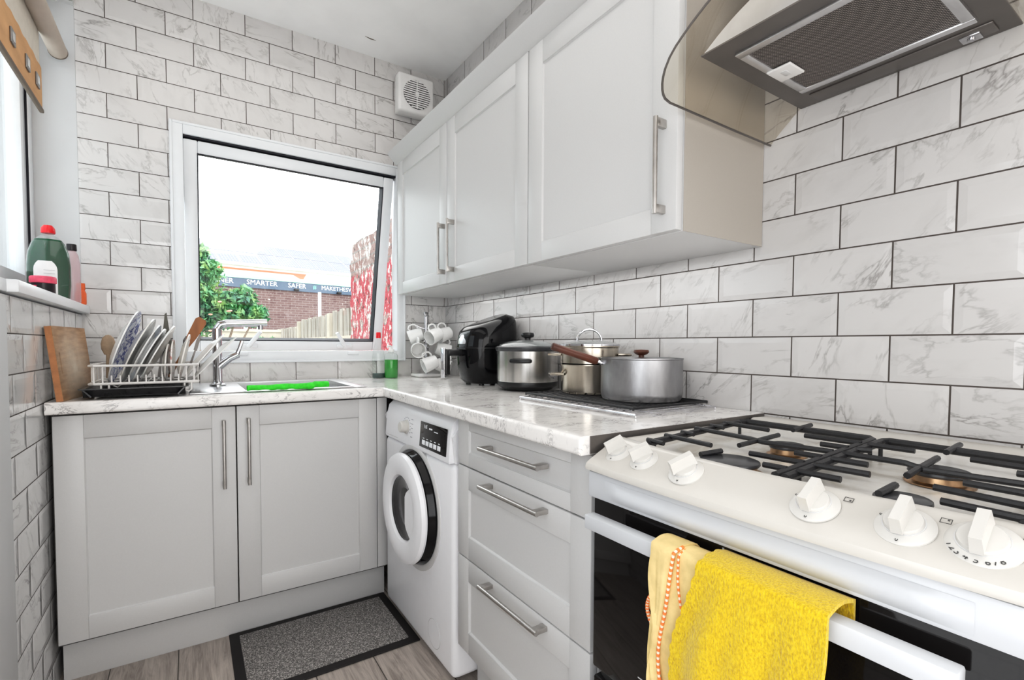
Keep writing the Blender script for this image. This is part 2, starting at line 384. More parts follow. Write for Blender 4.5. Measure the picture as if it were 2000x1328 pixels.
# ------------------------------------------------------------------ mesh builder
class MB:
    def __init__(s, xf=None):
        s.bm = bmesh.new(); s.xf = xf or Matrix(); s.mi = 0
    def _fin(s, verts, faces=None, local=None):
        m = s.xf @ local if local is not None else s.xf
        for v in verts: v.co = m @ v.co
        if faces is None:
            fs = set()
            for v in verts: fs.update(v.link_faces)
        else: fs = faces
        for f in fs: f.material_index = s.mi
    def box(s, x0, x1, y0, y1, z0, z1, bev=0, seg=2, rot=None):
        x0, x1 = sorted((x0, x1)); y0, y1 = sorted((y0, y1)); z0, z1 = sorted((z0, z1))
        c = V(((x0 + x1) / 2, (y0 + y1) / 2, (z0 + z1) / 2))
        r = bmesh.ops.create_cube(s.bm, size=1)
        vs = r['verts']
        for v in vs: v.co = V((v.co.x * (x1 - x0), v.co.y * (y1 - y0), v.co.z * (z1 - z0)))
        if bev:
            es = set()
            for v in vs: es.update(v.link_edges)
            rr = bmesh.ops.bevel(s.bm, geom=list(es), offset=min(bev, .49 * min(x1 - x0, y1 - y0, z1 - z0)), segments=seg, profile=.5, affect='EDGES')
            vs = list(set(rr['verts']) | {v for f in rr['faces'] for v in f.verts})
            fs = set()
            for v in vs: fs.update(v.link_faces)
            vs = list({v for f in fs for v in f.verts})
        L = Matrix.Translation(c)
        if rot is not None: L = L @ rot.to_4x4()
        s._fin(vs, None, L); return s
    def cyl(s, p0, p1, r0, r1=None, seg=24, caps=True):
        p0, p1 = V(p0), V(p1); r1 = r0 if r1 is None else r1
        q = V((0, 0, 1)).rotation_difference((p1 - p0).normalized()).to_matrix()
        a, b = [], []
        for i in range(seg):
            t = 2 * math.pi * i / seg; d = q @ V((math.cos(t), math.sin(t), 0))
            a.append(s.bm.verts.new(p0 + d * r0)); b.append(s.bm.verts.new(p1 + d * r1))
        for i in range(seg): s.bm.faces.new((a[i], a[(i + 1) % seg], b[(i + 1) % seg], b[i]))
        if caps:
            s.bm.faces.new(a[::-1]); s.bm.faces.new(b)
        s._fin(a + b); return s
    def tube(s, pts, r, seg=8, closed=False):
        pts = [V(p) for p in pts]; n = len(pts); rings = []
        rad = r if isinstance(r, (list, tuple)) else [r] * n
        T = []
        for i in range(n):
            if closed: d = pts[(i + 1) % n] - pts[i - 1]
            else: d = pts[min(i + 1, n - 1)] - pts[max(i - 1, 0)]
            T.append(d.normalized())
        up = V((0, 0, 1)) if abs(T[0].z) < .9 else V((1, 0, 0))
        nrm = (up - T[0] * up.dot(T[0])).normalized()
        for i in range(n):
            if i: nrm = T[i - 1].rotation_difference(T[i]) @ nrm; nrm = (nrm - T[i] * nrm.dot(T[i])).normalized()
            bn = T[i].cross(nrm)
            rings.append([s.bm.verts.new(pts[i] + (nrm * math.cos(2 * math.pi * k / seg) + bn * math.sin(2 * math.pi * k / seg)) * rad[i]) for k in range(seg)])
        for i in range(n if closed else n - 1):
            a, b = rings[i], rings[(i + 1) % n]
            for k in range(seg): s.bm.faces.new((a[k], a[(k + 1) % seg], b[(k + 1) % seg], b[k]))
        if not closed:
            s.bm.faces.new(rings[0][::-1]); s.bm.faces.new(rings[-1])
        s._fin([v for q in rings for v in q]); return s
    def lathe(s, prof, loc=(0, 0, 0), rot=None, seg=40, sx=1., sy=1.):
        rings = []; allv = []
        for r, z in prof:
            if r < 1e-6: v = s.bm.verts.new((0, 0, z)); rings.append([v]); allv.append(v)
            else:
                q = [s.bm.verts.new((r * sx * math.cos(2 * math.pi * k / seg), r * sy * math.sin(2 * math.pi * k / seg), z)) for k in range(seg)]
                rings.append(q); allv += q
        for a, b in zip(rings, rings[1:]):
            if len(a) == 1 and len(b) == 1: continue
            for k in range(seg):
                k2 = (k + 1) % seg
                if len(a) == 1: s.bm.faces.new((a[0], b[k2], b[k]))
                elif len(b) == 1: s.bm.faces.new((a[k], a[k2], b[0]))
                else: s.bm.faces.new((a[k], a[k2], b[k2], b[k]))
        L = Matrix.Translation(V(loc))
        if rot is not None: L = L @ rot.to_4x4()
        s._fin(allv, None, L); return s
    def prism(s, poly, a, b, f):
        """poly: 2D points, f(u,v,w)->xyz, extruded w=a..b"""
        A = [s.bm.verts.new(f(u, v, a)) for u, v in poly]; B = [s.bm.verts.new(f(u, v, b)) for u, v in poly]
        n = len(poly)
        for i in range(n): s.bm.faces.new((A[i], A[(i + 1) % n], B[(i + 1) % n], B[i]))
        s.bm.faces.new(A[::-1]); s.bm.faces.new(B)
        s._fin(A + B); return s
    def sheet(s, fn, nu, nv, thick=0, closed=False):
        g = [[s.bm.verts.new(fn(i / nu, j / nv)) for j in range(nv + 1)] for i in range(nu + 1)]
        fs = []
        for i in range(nu):
            for j in range(nv): fs.append(s.bm.faces.new((g[i][j], g[i + 1][j], g[i + 1][j + 1], g[i][j + 1])))
        vs = [v for r in g for v in r]
        if thick:
            s.bm.normal_update()
            r = bmesh.ops.solidify(s.bm, geom=fs, thickness=thick)
            vs = list({v for f in fs for v in f.verts} | {e for e in r['geom'] if isinstance(e, bmesh.types.BMVert)})
        s._fin(vs); return s
    def poly(s, pts):
        vs = [s.bm.verts.new(p) for p in pts]; s.bm.faces.new(vs); s._fin(vs); return s

def link(name, mb, mats, parent=None, loc=None, smooth=35):
    bm = mb.bm
    bmesh.ops.recalc_face_normals(bm, faces=bm.faces[:])
    base = ROOTS[parent.name]['_w'] if parent is not None else Matrix.Translation(V(loc) if loc is not None else V((0, 0, 0)))
    me = bpy.data.meshes.new(name)
    bm.transform(base.inverted()); bm.to_mesh(me); bm.free()
    for m in (mats if isinstance(mats, (list, tuple)) else [mats]): me.materials.append(MATS[m])
    me.polygons.foreach_set('use_smooth', [True] * len(me.polygons))
    me.set_sharp_from_angle(angle=R(smooth)); me.update()
    o = bpy.data.objects.new(name, me); COL.objects.link(o)
    if parent is not None: o.parent = parent
    else: o.matrix_world = base
    ROOTS[o.name] = {'_w': base}
    return o
ROOTS = {}
def thing(name, label, cat, loc, group=None, rotz=0):
    o = bpy.data.objects.new(name, None); COL.objects.link(o)
    o.empty_display_size = .05
    o.location = loc; o.rotation_euler = (0, 0, rotz)
    o['label'] = label; o['category'] = cat
    if group: o['group'] = group
    ROOTS[o.name] = {'_w': Matrix.Translation(V(loc)) @ Matrix.Rotation(rotz, 4, 'Z')}
    return o
def part(parent, name, mb, mats, label=None, smooth=35):
    o = link(name, mb, mats, parent, smooth=smooth)
    if label: o['label'] = label
    return o
def solo(name, label, cat, mb, mats, loc, group=None, smooth=35, kind=None):
    o = link(name, mb, mats, None, loc, smooth)
    o['label'] = label; o['category'] = cat
    if group: o['group'] = group
    if kind: o['kind'] = kind
    return o
def struct(name, mb, mats, smooth=35):
    o = link(name, mb, mats, None, None, smooth); o['kind'] = 'structure'; return o
def dup(root, loc, rot=None, label=None):
    r = root.copy(); COL.objects.link(r); r.location = loc
    if rot is not None: r.rotation_mode = 'QUATERNION'; r.rotation_quaternion = rot
    if label: r['label'] = label
    for ch in list(root.children):
        c = ch.copy(); COL.objects.link(c); c.parent = r
        for g in list(ch.children):
            d = g.copy(); COL.objects.link(d); d.parent = c
    return r
def text_mb(txt, size, xf, depth=.0006, align='CENTER'):
    cu = bpy.data.curves.new('t', 'FONT'); cu.body = txt; cu.size = size; cu.extrude = depth
    cu.align_x = align; cu.align_y = 'CENTER'; cu.resolution_u = 2
    o = bpy.data.objects.new('t', cu); COL.objects.link(o)
    dg = bpy.context.evaluated_depsgraph_get()
    me = bpy.data.meshes.new_from_object(o.evaluated_get(dg))
    mb = MB(); mb.bm.from_mesh(me); mb.bm.transform(xf)
    bpy.data.objects.remove(o); bpy.data.curves.remove(cu); bpy.data.meshes.remove(me)
    return mb
def merge(mb, other):
    me = bpy.data.meshes.new('tmp'); other.bm.to_mesh(me); other.bm.free()
    n0 = len(mb.bm.faces); mb.bm.from_mesh(me); bpy.data.meshes.remove(me)
    mb.bm.faces.ensure_lookup_table()
    for f in mb.bm.faces[n0:]: f.material_index = mb.mi
    return mb
def frame_xf(o, u, v, w):
    """local (u,v,w) -> world"""
    m = Matrix.Identity(4)
    for i, a in enumerate((u, v, w)):
        for k in range(3): m[k][i] = a[k]
    for k in range(3): m[k][3] = o[k]
    return m
FACE_L = lambda x, y, z: frame_xf((x, y, z), (0, -1, 0), (0, 0, 1), (-1, 0, 0))   # looking towards +x
FACE_F = lambda x, y, z: frame_xf((x, y, z), (1, 0, 0), (0, 0, 1), (0, -1, 0))    # looking towards +y

# ------------------------------------------------------------------ room shell
XL, CEIL, YN = -1.656, 2.637, -4.2
b = MB(); b.box(XL - .3, .15, YN - .1, .12, -.06, 0); struct('floor', b, 'floor_wood')
b = MB(); b.box(XL - .3, .15, YN - .1, .12, CEIL, CEIL + .06); ceil_ = struct('ceiling', b, 'ceiling_paint')
ROOTS['ceiling'] = {'_w': Matrix.Identity(4)}
b = MB(); b.tube([(-.520, -.155, 2.637), (-.490, -.150, 2.637), (-.462, -.150, 2.637)], [.0008, .0035, .0006], 5); part(ceil_, 'crack', b, 'dark_trim', 'short dark crack in the plaster')
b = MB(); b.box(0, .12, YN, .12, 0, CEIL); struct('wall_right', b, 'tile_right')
# back wall with the window opening
wx0, wx1, wz0, wz1 = -1.335, -.27, 1.005, 2.06
b = MB()
b.box(XL, wx0, 0, .07, 0, CEIL); b.box(wx1, 0, 0, .07, 0, CEIL)
b.box(wx0, wx1, 0, .07, 0, wz0); b.box(wx0, wx1, 0, .07, wz1, CEIL)
struct('wall_back', b, 'tile_back')
# left wall: recess for window 2
b = MB(); ry = -1.15; rz0, rz1 = 1.205, 2.45
b.box(XL - .24, XL, YN, 0, 0, rz0); b.box(XL - .24, XL, YN, ry, rz0, CEIL); b.box(XL - .24, XL, ry, 0, rz1, CEIL)
struct('wall_left', b, 'tile_left')
b = MB(); b.box(XL - .30, XL - .0005, 0, .07, 0, CEIL)
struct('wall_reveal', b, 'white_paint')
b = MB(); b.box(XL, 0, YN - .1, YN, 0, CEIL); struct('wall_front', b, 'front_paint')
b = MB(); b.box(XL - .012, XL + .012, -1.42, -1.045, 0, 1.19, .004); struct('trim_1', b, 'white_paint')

# windowsill of the left window
b = MB(); b.box(-1.80, -1.630, -1.005, -.001, 1.211, 1.243, .004); b.box(-1.80, XL + .004, -1.149, -1.0, 1.211, 1.243, .003)
struct('trim_2', b, 'upvc')['label'] = 'white windowsill under the left window'

# ------------------------------------------------------------------ window 1 (top hung, opened outwards)
def rail_frame(mb, x0, x1, z0, z1, w, y0, y1, bev=.004, wb=None):
    wb = wb or w
    mb.box(x0, x0 + w, y0, y1, z0, z1, bev); mb.box(x1 - w, x1, y0, y1, z0, z1, bev)
    mb.box(x0 + w, x1 - w, y0, y1, z1 - w, z1, bev); mb.box(x0 + w, x1 - w, y0, y1, z0, z0 + wb, bev)
w1 = bpy.data.objects.new('window_1', None); COL.objects.link(w1); w1.location = (-.8, 0, 1.0); w1['kind'] = 'structure'
w1['label'] = 'white top-hung window above the sink, opened outwards'
ROOTS['window_1'] = {'_w': Matrix.Translation(V((-.8, 0, 1.0)))}
b = MB()
rail_frame(b, -1.347, -.255, .998, 2.078, .012, -.016, .0)
rail_frame(b, -1.338, -.264, 1.003, 2.068, .042, -.012, .068, .003, .052)
part(w1, 'window_frame', b, 'upvc')
b = MB(); b.box(-1.30, -.30, .0, .05, 2.018, 2.026); part(w1, 'gasket', b, 'gasket')
tilt = R(13.2)
hx = frame_xf((0, .034, 2.018), (1, 0, 0), (0, 1, 0), (0, 0, 1)) @ Matrix.Rotation(tilt, 4, 'X')
def sash_local(mb): mb.xf = hx; return mb
b = sash_local(MB()); rail_frame(b, -1.297, -.315, -.985, 0, .056, -.03, .03, .006)
sash = part(w1, 'sash', b, 'upvc')
b = sash_local(MB()); rail_frame(b, -1.243, -.369, -.931, -.054, .005, -.0295, .0295, 0)
part(sash, 'gasket', b, 'gasket', 'black rubber glazing seal')
b = sash_local(MB()); b.box(-1.24, -.372, -.004, .004, -.928, -.057); part(sash, 'pane', b, 'pane_glass')
for px, sgn in ((-1.03, 1), (-.535, -1)):
    b = sash_local(MB())
    b.box(px - .045, px + .045, -.045, -.03, -.968, -.945, .006); b.cyl((px, -.03, -.957), (px, -.06, -.957), .012, seg=16)
    d = V((sgn * .055, -.012, .085)); p = V((px, -.055, -.957))
    b.tube([p, p + d * .3, p + d], [.010, .012, .009], 10)
    part(sash, 'window_handle', b, 'upvc')
for px in (-1.08, -.55):
    b = MB(); b.box(px - .03, px + .03, -.02, -.012, 1.034, 1.050, .003); part(w1, 'drain_cap', b, 'upvc')

# window 2 (left wall)
w2 = bpy.data.objects.new('window_2', None); COL.objects.link(w2); w2.location = (-1.83, -.57, 1.243); w2['kind'] = 'structure'
w2['label'] = 'white window in the left wall behind the bottles'
ROOTS['window_2'] = {'_w': Matrix.Translation(V((-1.83, -.57, 1.243)))}
def fr2(mb, y0, y1, z0, z1, w, x0, x1, bev=.004):
    mb.box(x0, x1, y0, y0 + w, z0, z1, bev); mb.box(x0, x1, y1 - w, y1, z0, z1, bev)
    mb.box(x0, x1, y0 + w, y1 - w, z1 - w, z1, bev); mb.box(x0, x1, y0 + w, y1 - w, z0, z0 + w, bev)
b = MB(); fr2(b, ry, -.001, 1.243, 2.449, .05, -1.86, -1.79); part(w2, 'window_frame', b, 'upvc')
b = MB(); fr2(b, ry + .045, -.055, 1.29, 2.40, .055, -1.85, -1.80); s2 = part(w2, 'sash', b, 'upvc')
b = MB(); fr2(b, ry + .042, -.043, 1.286, 2.404, .011, -1.846, -1.794, 0); part(s2, 'gasket', b, 'gasket')
b = MB(); b.box(-1.83, -1.822, ry + .09, -.10, 1.335, 2.355); part(s2, 'pane', b, 'pane_glass')

# ------------------------------------------------------------------ shaker fronts
def shaker(mb, w, h, th=.02, st=.07, rb=None, rt=None, rec=.007):
    """local u 0..w, v 0..h, w outwards"""
    rb = rb or st; rt = rt or st
    mb.box(0, st, 0, h, 0, th, .0014); mb.box(w - st, w, 0, h, 0, th, .0014)
    mb.box(st, w - st, h - rt, h, 0, th, .0014); mb.box(st, w - st, 0, rb, 0, th, .0014)
    mb.box(st - .004, w - st + .004, rb - .004, h - rt + .004, .002, th - rec)
    a = (st, rb, w - st, h - rt)
    for (u0, v0, u1, v1, du, dv) in ((a[0], a[1], a[2], a[1], 0, 1), (a[0], a[3], a[2], a[3], 0, -1), (a[0], a[1], a[0], a[3], 1, 0), (a[2], a[1], a[2], a[3], -1, 0)):
        n = (du, dv)
        mb.prism([(0, 0), (0, rec * .6), (rec * .45, 0)], 0, 1, lambda p, q, t, u0=u0, v0=v0, u1=u1, v1=v1, n=n: V((u0 + (u1 - u0) * t + n[0] * p, v0 + (v1 - v0) * t + n[1] * p, th - rec + q)))
def bar_handle(mb, p0, p1, out, r=.006, stand=.032, square=True):
    """bar between p0 and p1 (local u,v), standing out from w=out"""
    a = V((*p0, out + stand)); c = V((*p1, out + stand)); d = (c - a).normalized()
    n = V((0, 0, 1)); sdir = d.cross(n)
    q = Matrix((sdir, d, n)).transposed()
    L = (c - a).length
    mid = (a + c) / 2
    mb.tube([a, a + d * .01, c - d * .01, c], r, 12)
    for e in (a + d * .012, c - d * .012):
        cc = e - n * (stand / 2)
        mb.box(cc.x - .006, cc.x + .006, cc.y - .010, cc.y + .010, cc.z - stand / 2, cc.z + stand / 2, .002, rot=q)

# ------------------------------------------------------------------ base cabinet under the sink
yf = -.632
sc = thing('sink_cabinet', 'pale grey double-door base cabinet under the sink', 'cabinet', (-1.14, -.31, 0))
b = MB(); b.box(-1.648, -.592, yf + .003, -.02, .135, .70); b.box(-1.648, -1.63, yf + .003, -.02, .70, .868); b.box(-.61, -.592, yf + .003, -.02, .70, .868); b.box(-1.63, -.61, yf + .003, yf + .02, .70, .868)
part(sc, 'carcass', b, 'cabinet_dark')
b = MB(FACE_F(-1.642, yf, .148)); shaker(b, .491, .716, st=.073)
d1 = part(sc, 'door', b, 'cabinet_paint')
b = MB(FACE_F(-1.642, yf, .148)); bar_handle(b, (.453, .43), (.453, .672), .02); part(d1, 'handle', b, 'handle_steel')
b = MB(FACE_F(-1.147, yf, .148)); shaker(b, .512, .716, st=.073)
d2 = part(sc, 'door', b, 'cabinet_paint')
b = MB(FACE_F(-1.147, yf, .148)); bar_handle(b, (.036, .432), (.036, .674), .02); part(d2, 'handle', b, 'handle_steel')
b = MB(); b.box(-.632, -.590, yf - .018, yf, .148, .866, .001); part(sc, 'corner_post', b, 'cabinet_paint')
b = MB(); b.box(-1.642, -.585, -.592, -.576, 0, .145, .001); part(sc, 'plinth', b, 'cabinet_paint')

# ------------------------------------------------------------------ drawer cabinet
dc = thing('drawer_cabinet', 'pale grey three-drawer base cabinet between washing machine and cooker', 'cabinet', (-.3, -1.61, 0))
xd = -.578; yd0 = -1.318; wd = .592
b = MB(); b.box(xd + .003, -.02, -1.912, -1.316, .15, .868); part(dc, 'carcass', b, 'cabinet_paint')
for z0, h, zr, u in ((.727, .137, .807, 0), (.449, .276, .702, 0), (.158, .289, .426, 0)):
    b = MB(FACE_L(xd, yd0, z0)); shaker(b, wd, h - .002, st=.066, rb=.04 if h < .2 else .066, rt=.028 if h < .2 else .066)
    dr = part(dc, 'drawer', b, 'cabinet_paint')
    b = MB(FACE_L(xd, yd0, 0)); bar_handle(b, (.185, zr), (.452, zr + .003), .02, stand=.034); part(dr, 'handle', b, 'handle_steel')
b = MB(); b.box(xd + .05, xd + .066, -1.912, -1.318, 0, .15); part(dc, 'plinth', b, 'cabinet_paint')

# ------------------------------------------------------------------ worktop
def arc(cx, cz, r, a0, a1, n): return [(cx + r * math.cos(R(a0 + (a1 - a0) * i / n)), cz + r * math.sin(R(a0 + (a1 - a0) * i / n))) for i in range(n + 1)]
b = MB(); zt, zb = .91, .872
bx0, bx1, by0, by1 = -1.115, -.715, -.60, -.16    # bowl cut-out
b.box(-1.652, bx0, -.660, -.002, zb, zt); b.box(bx0, bx1, -.660, by0, zb, zt); b.box(bx0, bx1, by1, -.002, zb, zt); b.box(bx1, -.002, -.660, -.002, zb, zt)
nose = [(0, zb), (0, zt)] + arc(.020, zt - .008, .008, 90, 0, 5) + arc(.020, zb + .008, .008, 0, -90, 5)
b.prism(nose, -1.652, -.600, lambda u, v, w: V((w, -.660 - u, v)))
yn0, yn1 = -.660, -1.932
xe = lambda y: -.590 - .036 * (y + .69) / (-1.24)
b.prism([(-.002, -.66), (xe(-.66), -.66), (xe(yn1), yn1), (-.002, yn1)], zb, zt, lambda u, v, w: V((u, v, w)))
b.prism(nose, 0, 1, lambda u, v, w: V((xe(yn0 - .01) + (xe(yn1) - xe(yn0 - .01)) * w - u, yn0 - .01 + (yn1 - yn0 + .01) * w, v)))
b.mi = 1; b.box(-.625, -.004, yn1 - .003, yn1, zb + .002, zt - .001)
solo('worktop', 'L-shaped white marbled kitchen worktop with grey veins', 'worktop', b, ['worktop_marble', 'steel_dark'], (-.8, -.5, zb))

# ------------------------------------------------------------------ sink, tap, cloth
sk = thing('kitchen_sink', 'stainless steel inset sink under the window', 'sink', (-.915, -.38, .91))
b = MB()
b.box(-1.29, bx0 + .004, -.625, -.105, .9105, .9155, .002); b.box(bx1 - .004, -.665, -.625, -.105, .9105, .9155, .002)
b.box(bx0, bx1, -.625, by0 + .004, .9105, .9155, .002); b.box(bx0, bx1, by1 - .004, -.105, .9105, .9155, .002)
part(sk, 'rim', b, 'steel_sheet')
b = MB(); t_ = .003; zb_ = .745
b.box(bx0 + .001, bx0 + .004, by0 + .001, by1 - .001, zb_, .912); b.box(bx1 - .004, bx1 - .001, by0 + .001, by1 - .001, zb_, .912)
b.box(bx0, bx1, by0 + .001, by0 + .004, zb_, .912); b.box(bx0, bx1, by1 - .004, by1 - .001, zb_, .912); b.box(bx0 + .001, bx1 - .001, by0 + .001, by1 - .001, zb_ - .003, zb_)
part(sk, 'bowl', b, 'steel_sheet')
b = MB(); b.lathe([(0, 0), (.04, 0), (.04, .004), (.03, .004), (.028, .001), (0, .001)], (-.915, -.38, zb_)); part(sk, 'drain', b, 'chrome')

tp = thing('kitchen_tap', 'chrome single-lever mixer tap beside the dish rack', 'tap', (-1.19, -.315, .9155))
b = MB(); b.lathe([(0, 0), (.030, 0), (.030, .006), (.022, .012), (.0175, .02), (.0175, .235), (.0175, .236), (0, .238)], (-1.19, -.315, .9155)); part(tp, 'body', b, 'chrome')
b = MB(); b.tube([(-1.19, -.315, 1.13), (-1.188, -.315, 1.15), (-1.178, -.316, 1.166), (-1.155, -.318, 1.173), (-1.06, -.326, 1.177), (-1.005, -.33, 1.180)], [.0165, .0165, .0165, .0155, .0155, .0155], 16)
b.cyl((-1.03, -.328, 1.168), (-1.03, -.328, 1.150), .011, seg=16)
part(tp, 'spout', b, 'chrome')
b = MB(); b.tube([(-1.19, -.315, .99), (-1.175, -.317, 1.005), (-1.145, -.32, 1.03), (-1.115, -.322, 1.045)], [.017, .017, .015, .015], 14)
b.tube([(-1.122, -.322, 1.04), (-1.110, -.325, 1.07), (-1.100, -.327, 1.102)], [.010, .0075, .008], 10)
part(tp, 'lever', b, 'chrome')

def lump(u, seed): return math.sin(u * 17 + seed) * .5 + math.sin(u * 41 + seed * 2) * .3
b = MB()
def gc(u, v):
    x = -1.112 + .285 * u; a = 2 * math.pi * v
    r = .0095 + .0035 * u + .0015 * lump(u, 1)
    return V((x, -.645 + .005 * lump(u, 3) + math.cos(a) * r * 1.9, .9275 + .0015 * lump(u, 6) + .004 * (u > .8) + math.sin(a) * r * .95))
b.sheet(gc, 40, 14)
solo('dishcloth', 'bright green cloth rolled along the front edge of the sink', 'cloth', b, 'green_cloth', (-.97, -.645, .915), smooth=80)

# ------------------------------------------------------------------ dish rack and what stands in it
b = MB()
tx0, tx1, ty0, ty1 = -1.572, -1.298, -.655, -.31
def tray(u, v):
    # rounded-rect rings from rim in to the floor
    pass
for (x0, x1, y0, y1, z0, z1) in ((tx0 + .02, tx1 - .02, ty0 + .02, ty1 - .02, .9165, .921),):
    b.box(x0, x1, y0, y1, z0, z1, .002)
def wallstrip(p0, p1, n):
    p0, p1, n = V(p0), V(p1), V(n)
    b.prism([(0, 0), (.02, .024), (.030, .026), (.030, .0285), (.018, .027), (-.003, .004)], 0, 1, lambda u, v, w: p0 + (p1 - p0) * w + n * u + V((0, 0, .9165 + v)))
ax0, ax1, ay0, ay1 = tx0 + .022, tx1 - .022, ty0 + .022, ty1 - .022
wallstrip((ax0 - .02, ay0, 0), (ax1 + .02, ay0, 0), (0, -1, 0)); wallstrip((ax0 - .02, ay1, 0), (ax1 + .02, ay1, 0), (0, 1, 0))
wallstrip((ax0, ay0 - .02, 0), (ax0, ay1 + .02, 0), (-1, 0, 0)); wallstrip((ax1, ay0 - .02, 0), (ax1, ay1 + .02, 0), (1, 0, 0))
solo('drip_tray', 'black plastic drip tray under the white dish rack', 'tray', b, 'tray_black', (-1.41, -.48, .9165))

rk = thing('dish_rack', 'white coated wire dish rack full of plates', 'dish rack', (-1.41, -.48, .921))
rx0, rx1, ry0, ry1 = -1.556, -1.262, -.632, -.330
b = MB()
for z, r in ((1.016, .0042), (.9575, .0045)):
    b.tube([(rx0 + .012, ry0, z), (rx1 - .012, ry0, z), (rx1, ry0 + .012, z), (rx1, ry1 - .012, z), (rx1 - .012, ry1, z), (rx0 + .012, ry1, z), (rx0, ry1 - .012, z), (rx0, ry0 + .012, z)], r, 8, True)
part(rk, 'rail', b, 'white_wire')
b = MB()
n = 12
for i in range(n + 1):
    x = rx0 + .012 + (rx1 - rx0 - .024) * i / n
    top = 1.016 if i in (0, 1, n - 1, n) else .985
    b.tube([(x, ry0, top), (x, ry0, .957), (x, ry1, .957), (x, ry1, top)], .0023, 6)
for j in range(1, 5):
    y = ry0 + (ry1 - ry0) * j / 5
    b.tube([(rx0, y, 1.016), (rx0, y, .957)], .0023, 6); b.tube([(rx1, y, 1.016), (rx1, y, .957)], .0023, 6)
for y in (-.54, -.42): b.tube([(rx0, y, .954), (rx1, y, .954)], .003, 6)
part(rk, 'wire_grid', b, 'white_wire')
for x in (rx0 + .03, rx1 - .04):
    for y in (ry0, ry1):
        b = MB(); b.tube([(x, y, .955), (x, y, .9305), (x + .012, y, .924), (x + .02, y, .932), (x + .02, y, .955)], .003, 6); part(rk, 'foot', b, 'white_wire')

def plate_profile(rad, h, t=.004):
    o = [(0, 0), (rad * .55, 0), (rad * .60, .002), (rad * .72, h * .5), (rad, h)]
    i = [(rad * .995, h + t), (rad * .71, h * .5 + t), (rad * .60, .002 + t), (0, .0015 + t)]
    return o, i
def plate(rad, h, bx, lean, y, mats, label, face=1, dz=0.0):
    """stands on its edge on the rack wires, plane turned so that its axis lies along x, top leaning to +x by `lean`"""
    z0 = .9595 + dz
    # local frame: plate up-direction in its own plane
    up = V((math.sin(lean), 0, math.cos(lean))); ax = V((-math.cos(lean), 0, math.sin(lean))) * face
    c = V((bx, y, z0)) + up * rad
    Z_ = Matrix.Rotation(R(-3), 3, 'Z'); up = Z_ @ up; ax = Z_ @ ax
    c = V((bx, y, z0)) + up * rad
    q = Matrix((up, ax.cross(up), ax)).transposed()
    b = MB(); o, i = plate_profile(rad, h)
    b.lathe(o + [i[0]], tuple(c), q, 48); b.mi = 1; b.lathe([i[0], i[1]], tuple(c), q, 48); b.mi = 2 if len(mats) > 2 else 0; b.lathe(i[1:], tuple(c), q, 48)
    bmesh.ops.remove_doubles(b.bm, verts=b.bm.verts[:], dist=.0002)
    return solo('plate', label, 'plate', b, mats, tuple(c), 'plates in the dish rack', smooth=60)
W_, CR = 'ceramic', 'ceramic_cream'
plate(.132, .018, -1.535, R(19), -.50, [W_, 'plate_blue_pattern', 'plate_blue_pattern'], 'white plate with a blue patterned face, first from the left in the dish rack', -1)
plate(.122, .016, -1.502, R(24), -.52, [CR, W_, W_], 'plain white dinner plate right behind the blue patterned plate', -1)
plate(.112, .013, -1.482, R(25.5), -.475, [W_, 'ceramic_blue_rim', W_], 'white plate with a pale blue rim, third from the left in the rack', -1)
plate(.105, .013, -1.463, R(26.5), -.53, [W_, W_, W_], 'plain white plate, fourth from the left in the rack', -1)
plate(.112, .013, -1.444, R(27), -.51, [W_, CR, CR], 'wide white plate leaning left of the knife blade', -1)
plate(.065, .009, -1.368, R(4), -.55, [CR, 'plate_floral', 'plate_floral'], 'smallest cream plate with a pinkish pattern, just right of the five leaning plates', -1)
plate(.072, .010, -1.350, R(2), -.55, ['plate_floral', 'plate_floral', CR], 'small flower-patterned plate standing almost upright in the middle of the rack', -1)
plate(.085, .011, -1.332, R(12), -.54, [CR, 'plate_floral', CR], 'small cream plate right of the upright flower-patterned plate', -1)
plate(.112, .014, -1.322, R(38), -.47, [W_, 'plate_floral', CR], 'white plate with a red flowered rim near the tap', -1)
plate(.112, .014, -1.296, R(42), -.52, [W_, W_, W_], 'white plate at the right end of the rack, nearest the tap', -1)

kn = thing('kitchen_knife', 'dark pointed kitchen knife standing blade up in the dish rack', 'knife', (-1.362, -.385, .962))
b = MB(); b.prism([(-.020, 1.06), (-.006, 1.20), (.0, 1.207), (.017, 1.06)], -.388, -.386, lambda u, v, w: V((-1.357 + u, w, v))); part(kn, 'blade', b, 'knife_steel')
b = MB(); b.box(-1.372, -1.346, -.393, -.381, .962, 1.065, .004); part(kn, 'handle', b, 'black_plastic')
sp = thing('wooden_spatula', 'brown wooden spatula standing in the dish rack beside the window', 'spatula', (-1.352, -.40, .962))
b = MB(); q = Matrix.Rotation(R(26), 3, 'Y')
b.tube([V((-1.352, -.40, .962)), V((-1.352, -.40, .962)) + q @ V((0, 0, .13))], .0055, 10); part(sp, 'handle', b, 'spatula_wood')
b = MB(); b.prism([(-.007, .12), (-.017, .17), (-.020, .240), (-.012, .252), (.016, .248), (.021, .236), (.016, .17), (.007, .12)], -.004, .004, lambda u, v, w: V((-1.352, -.40, .962)) + q @ V((u, w, v))); part(sp, 'blade', b, 'spatula_wood')
so = thing('wooden_spoon', 'pale wooden spoon at the left end of the dish rack', 'spoon', (-1.539, -.36, .962))
b = MB(); b.cyl((-1.539, -.36, .962), (-1.536, -.36, 1.05), .005, .006, 10); part(so, 'handle', b, 'spoon_wood')
b = MB(); b.lathe([(0, -.038), (.012, -.034), (.020, -.015), (.0215, .005), (.017, .026), (.008, .036), (0, .038)], (-1.535, -.36, 1.082), None, 24, 1, .35); part(so, 'bowl', b, 'spoon_wood')
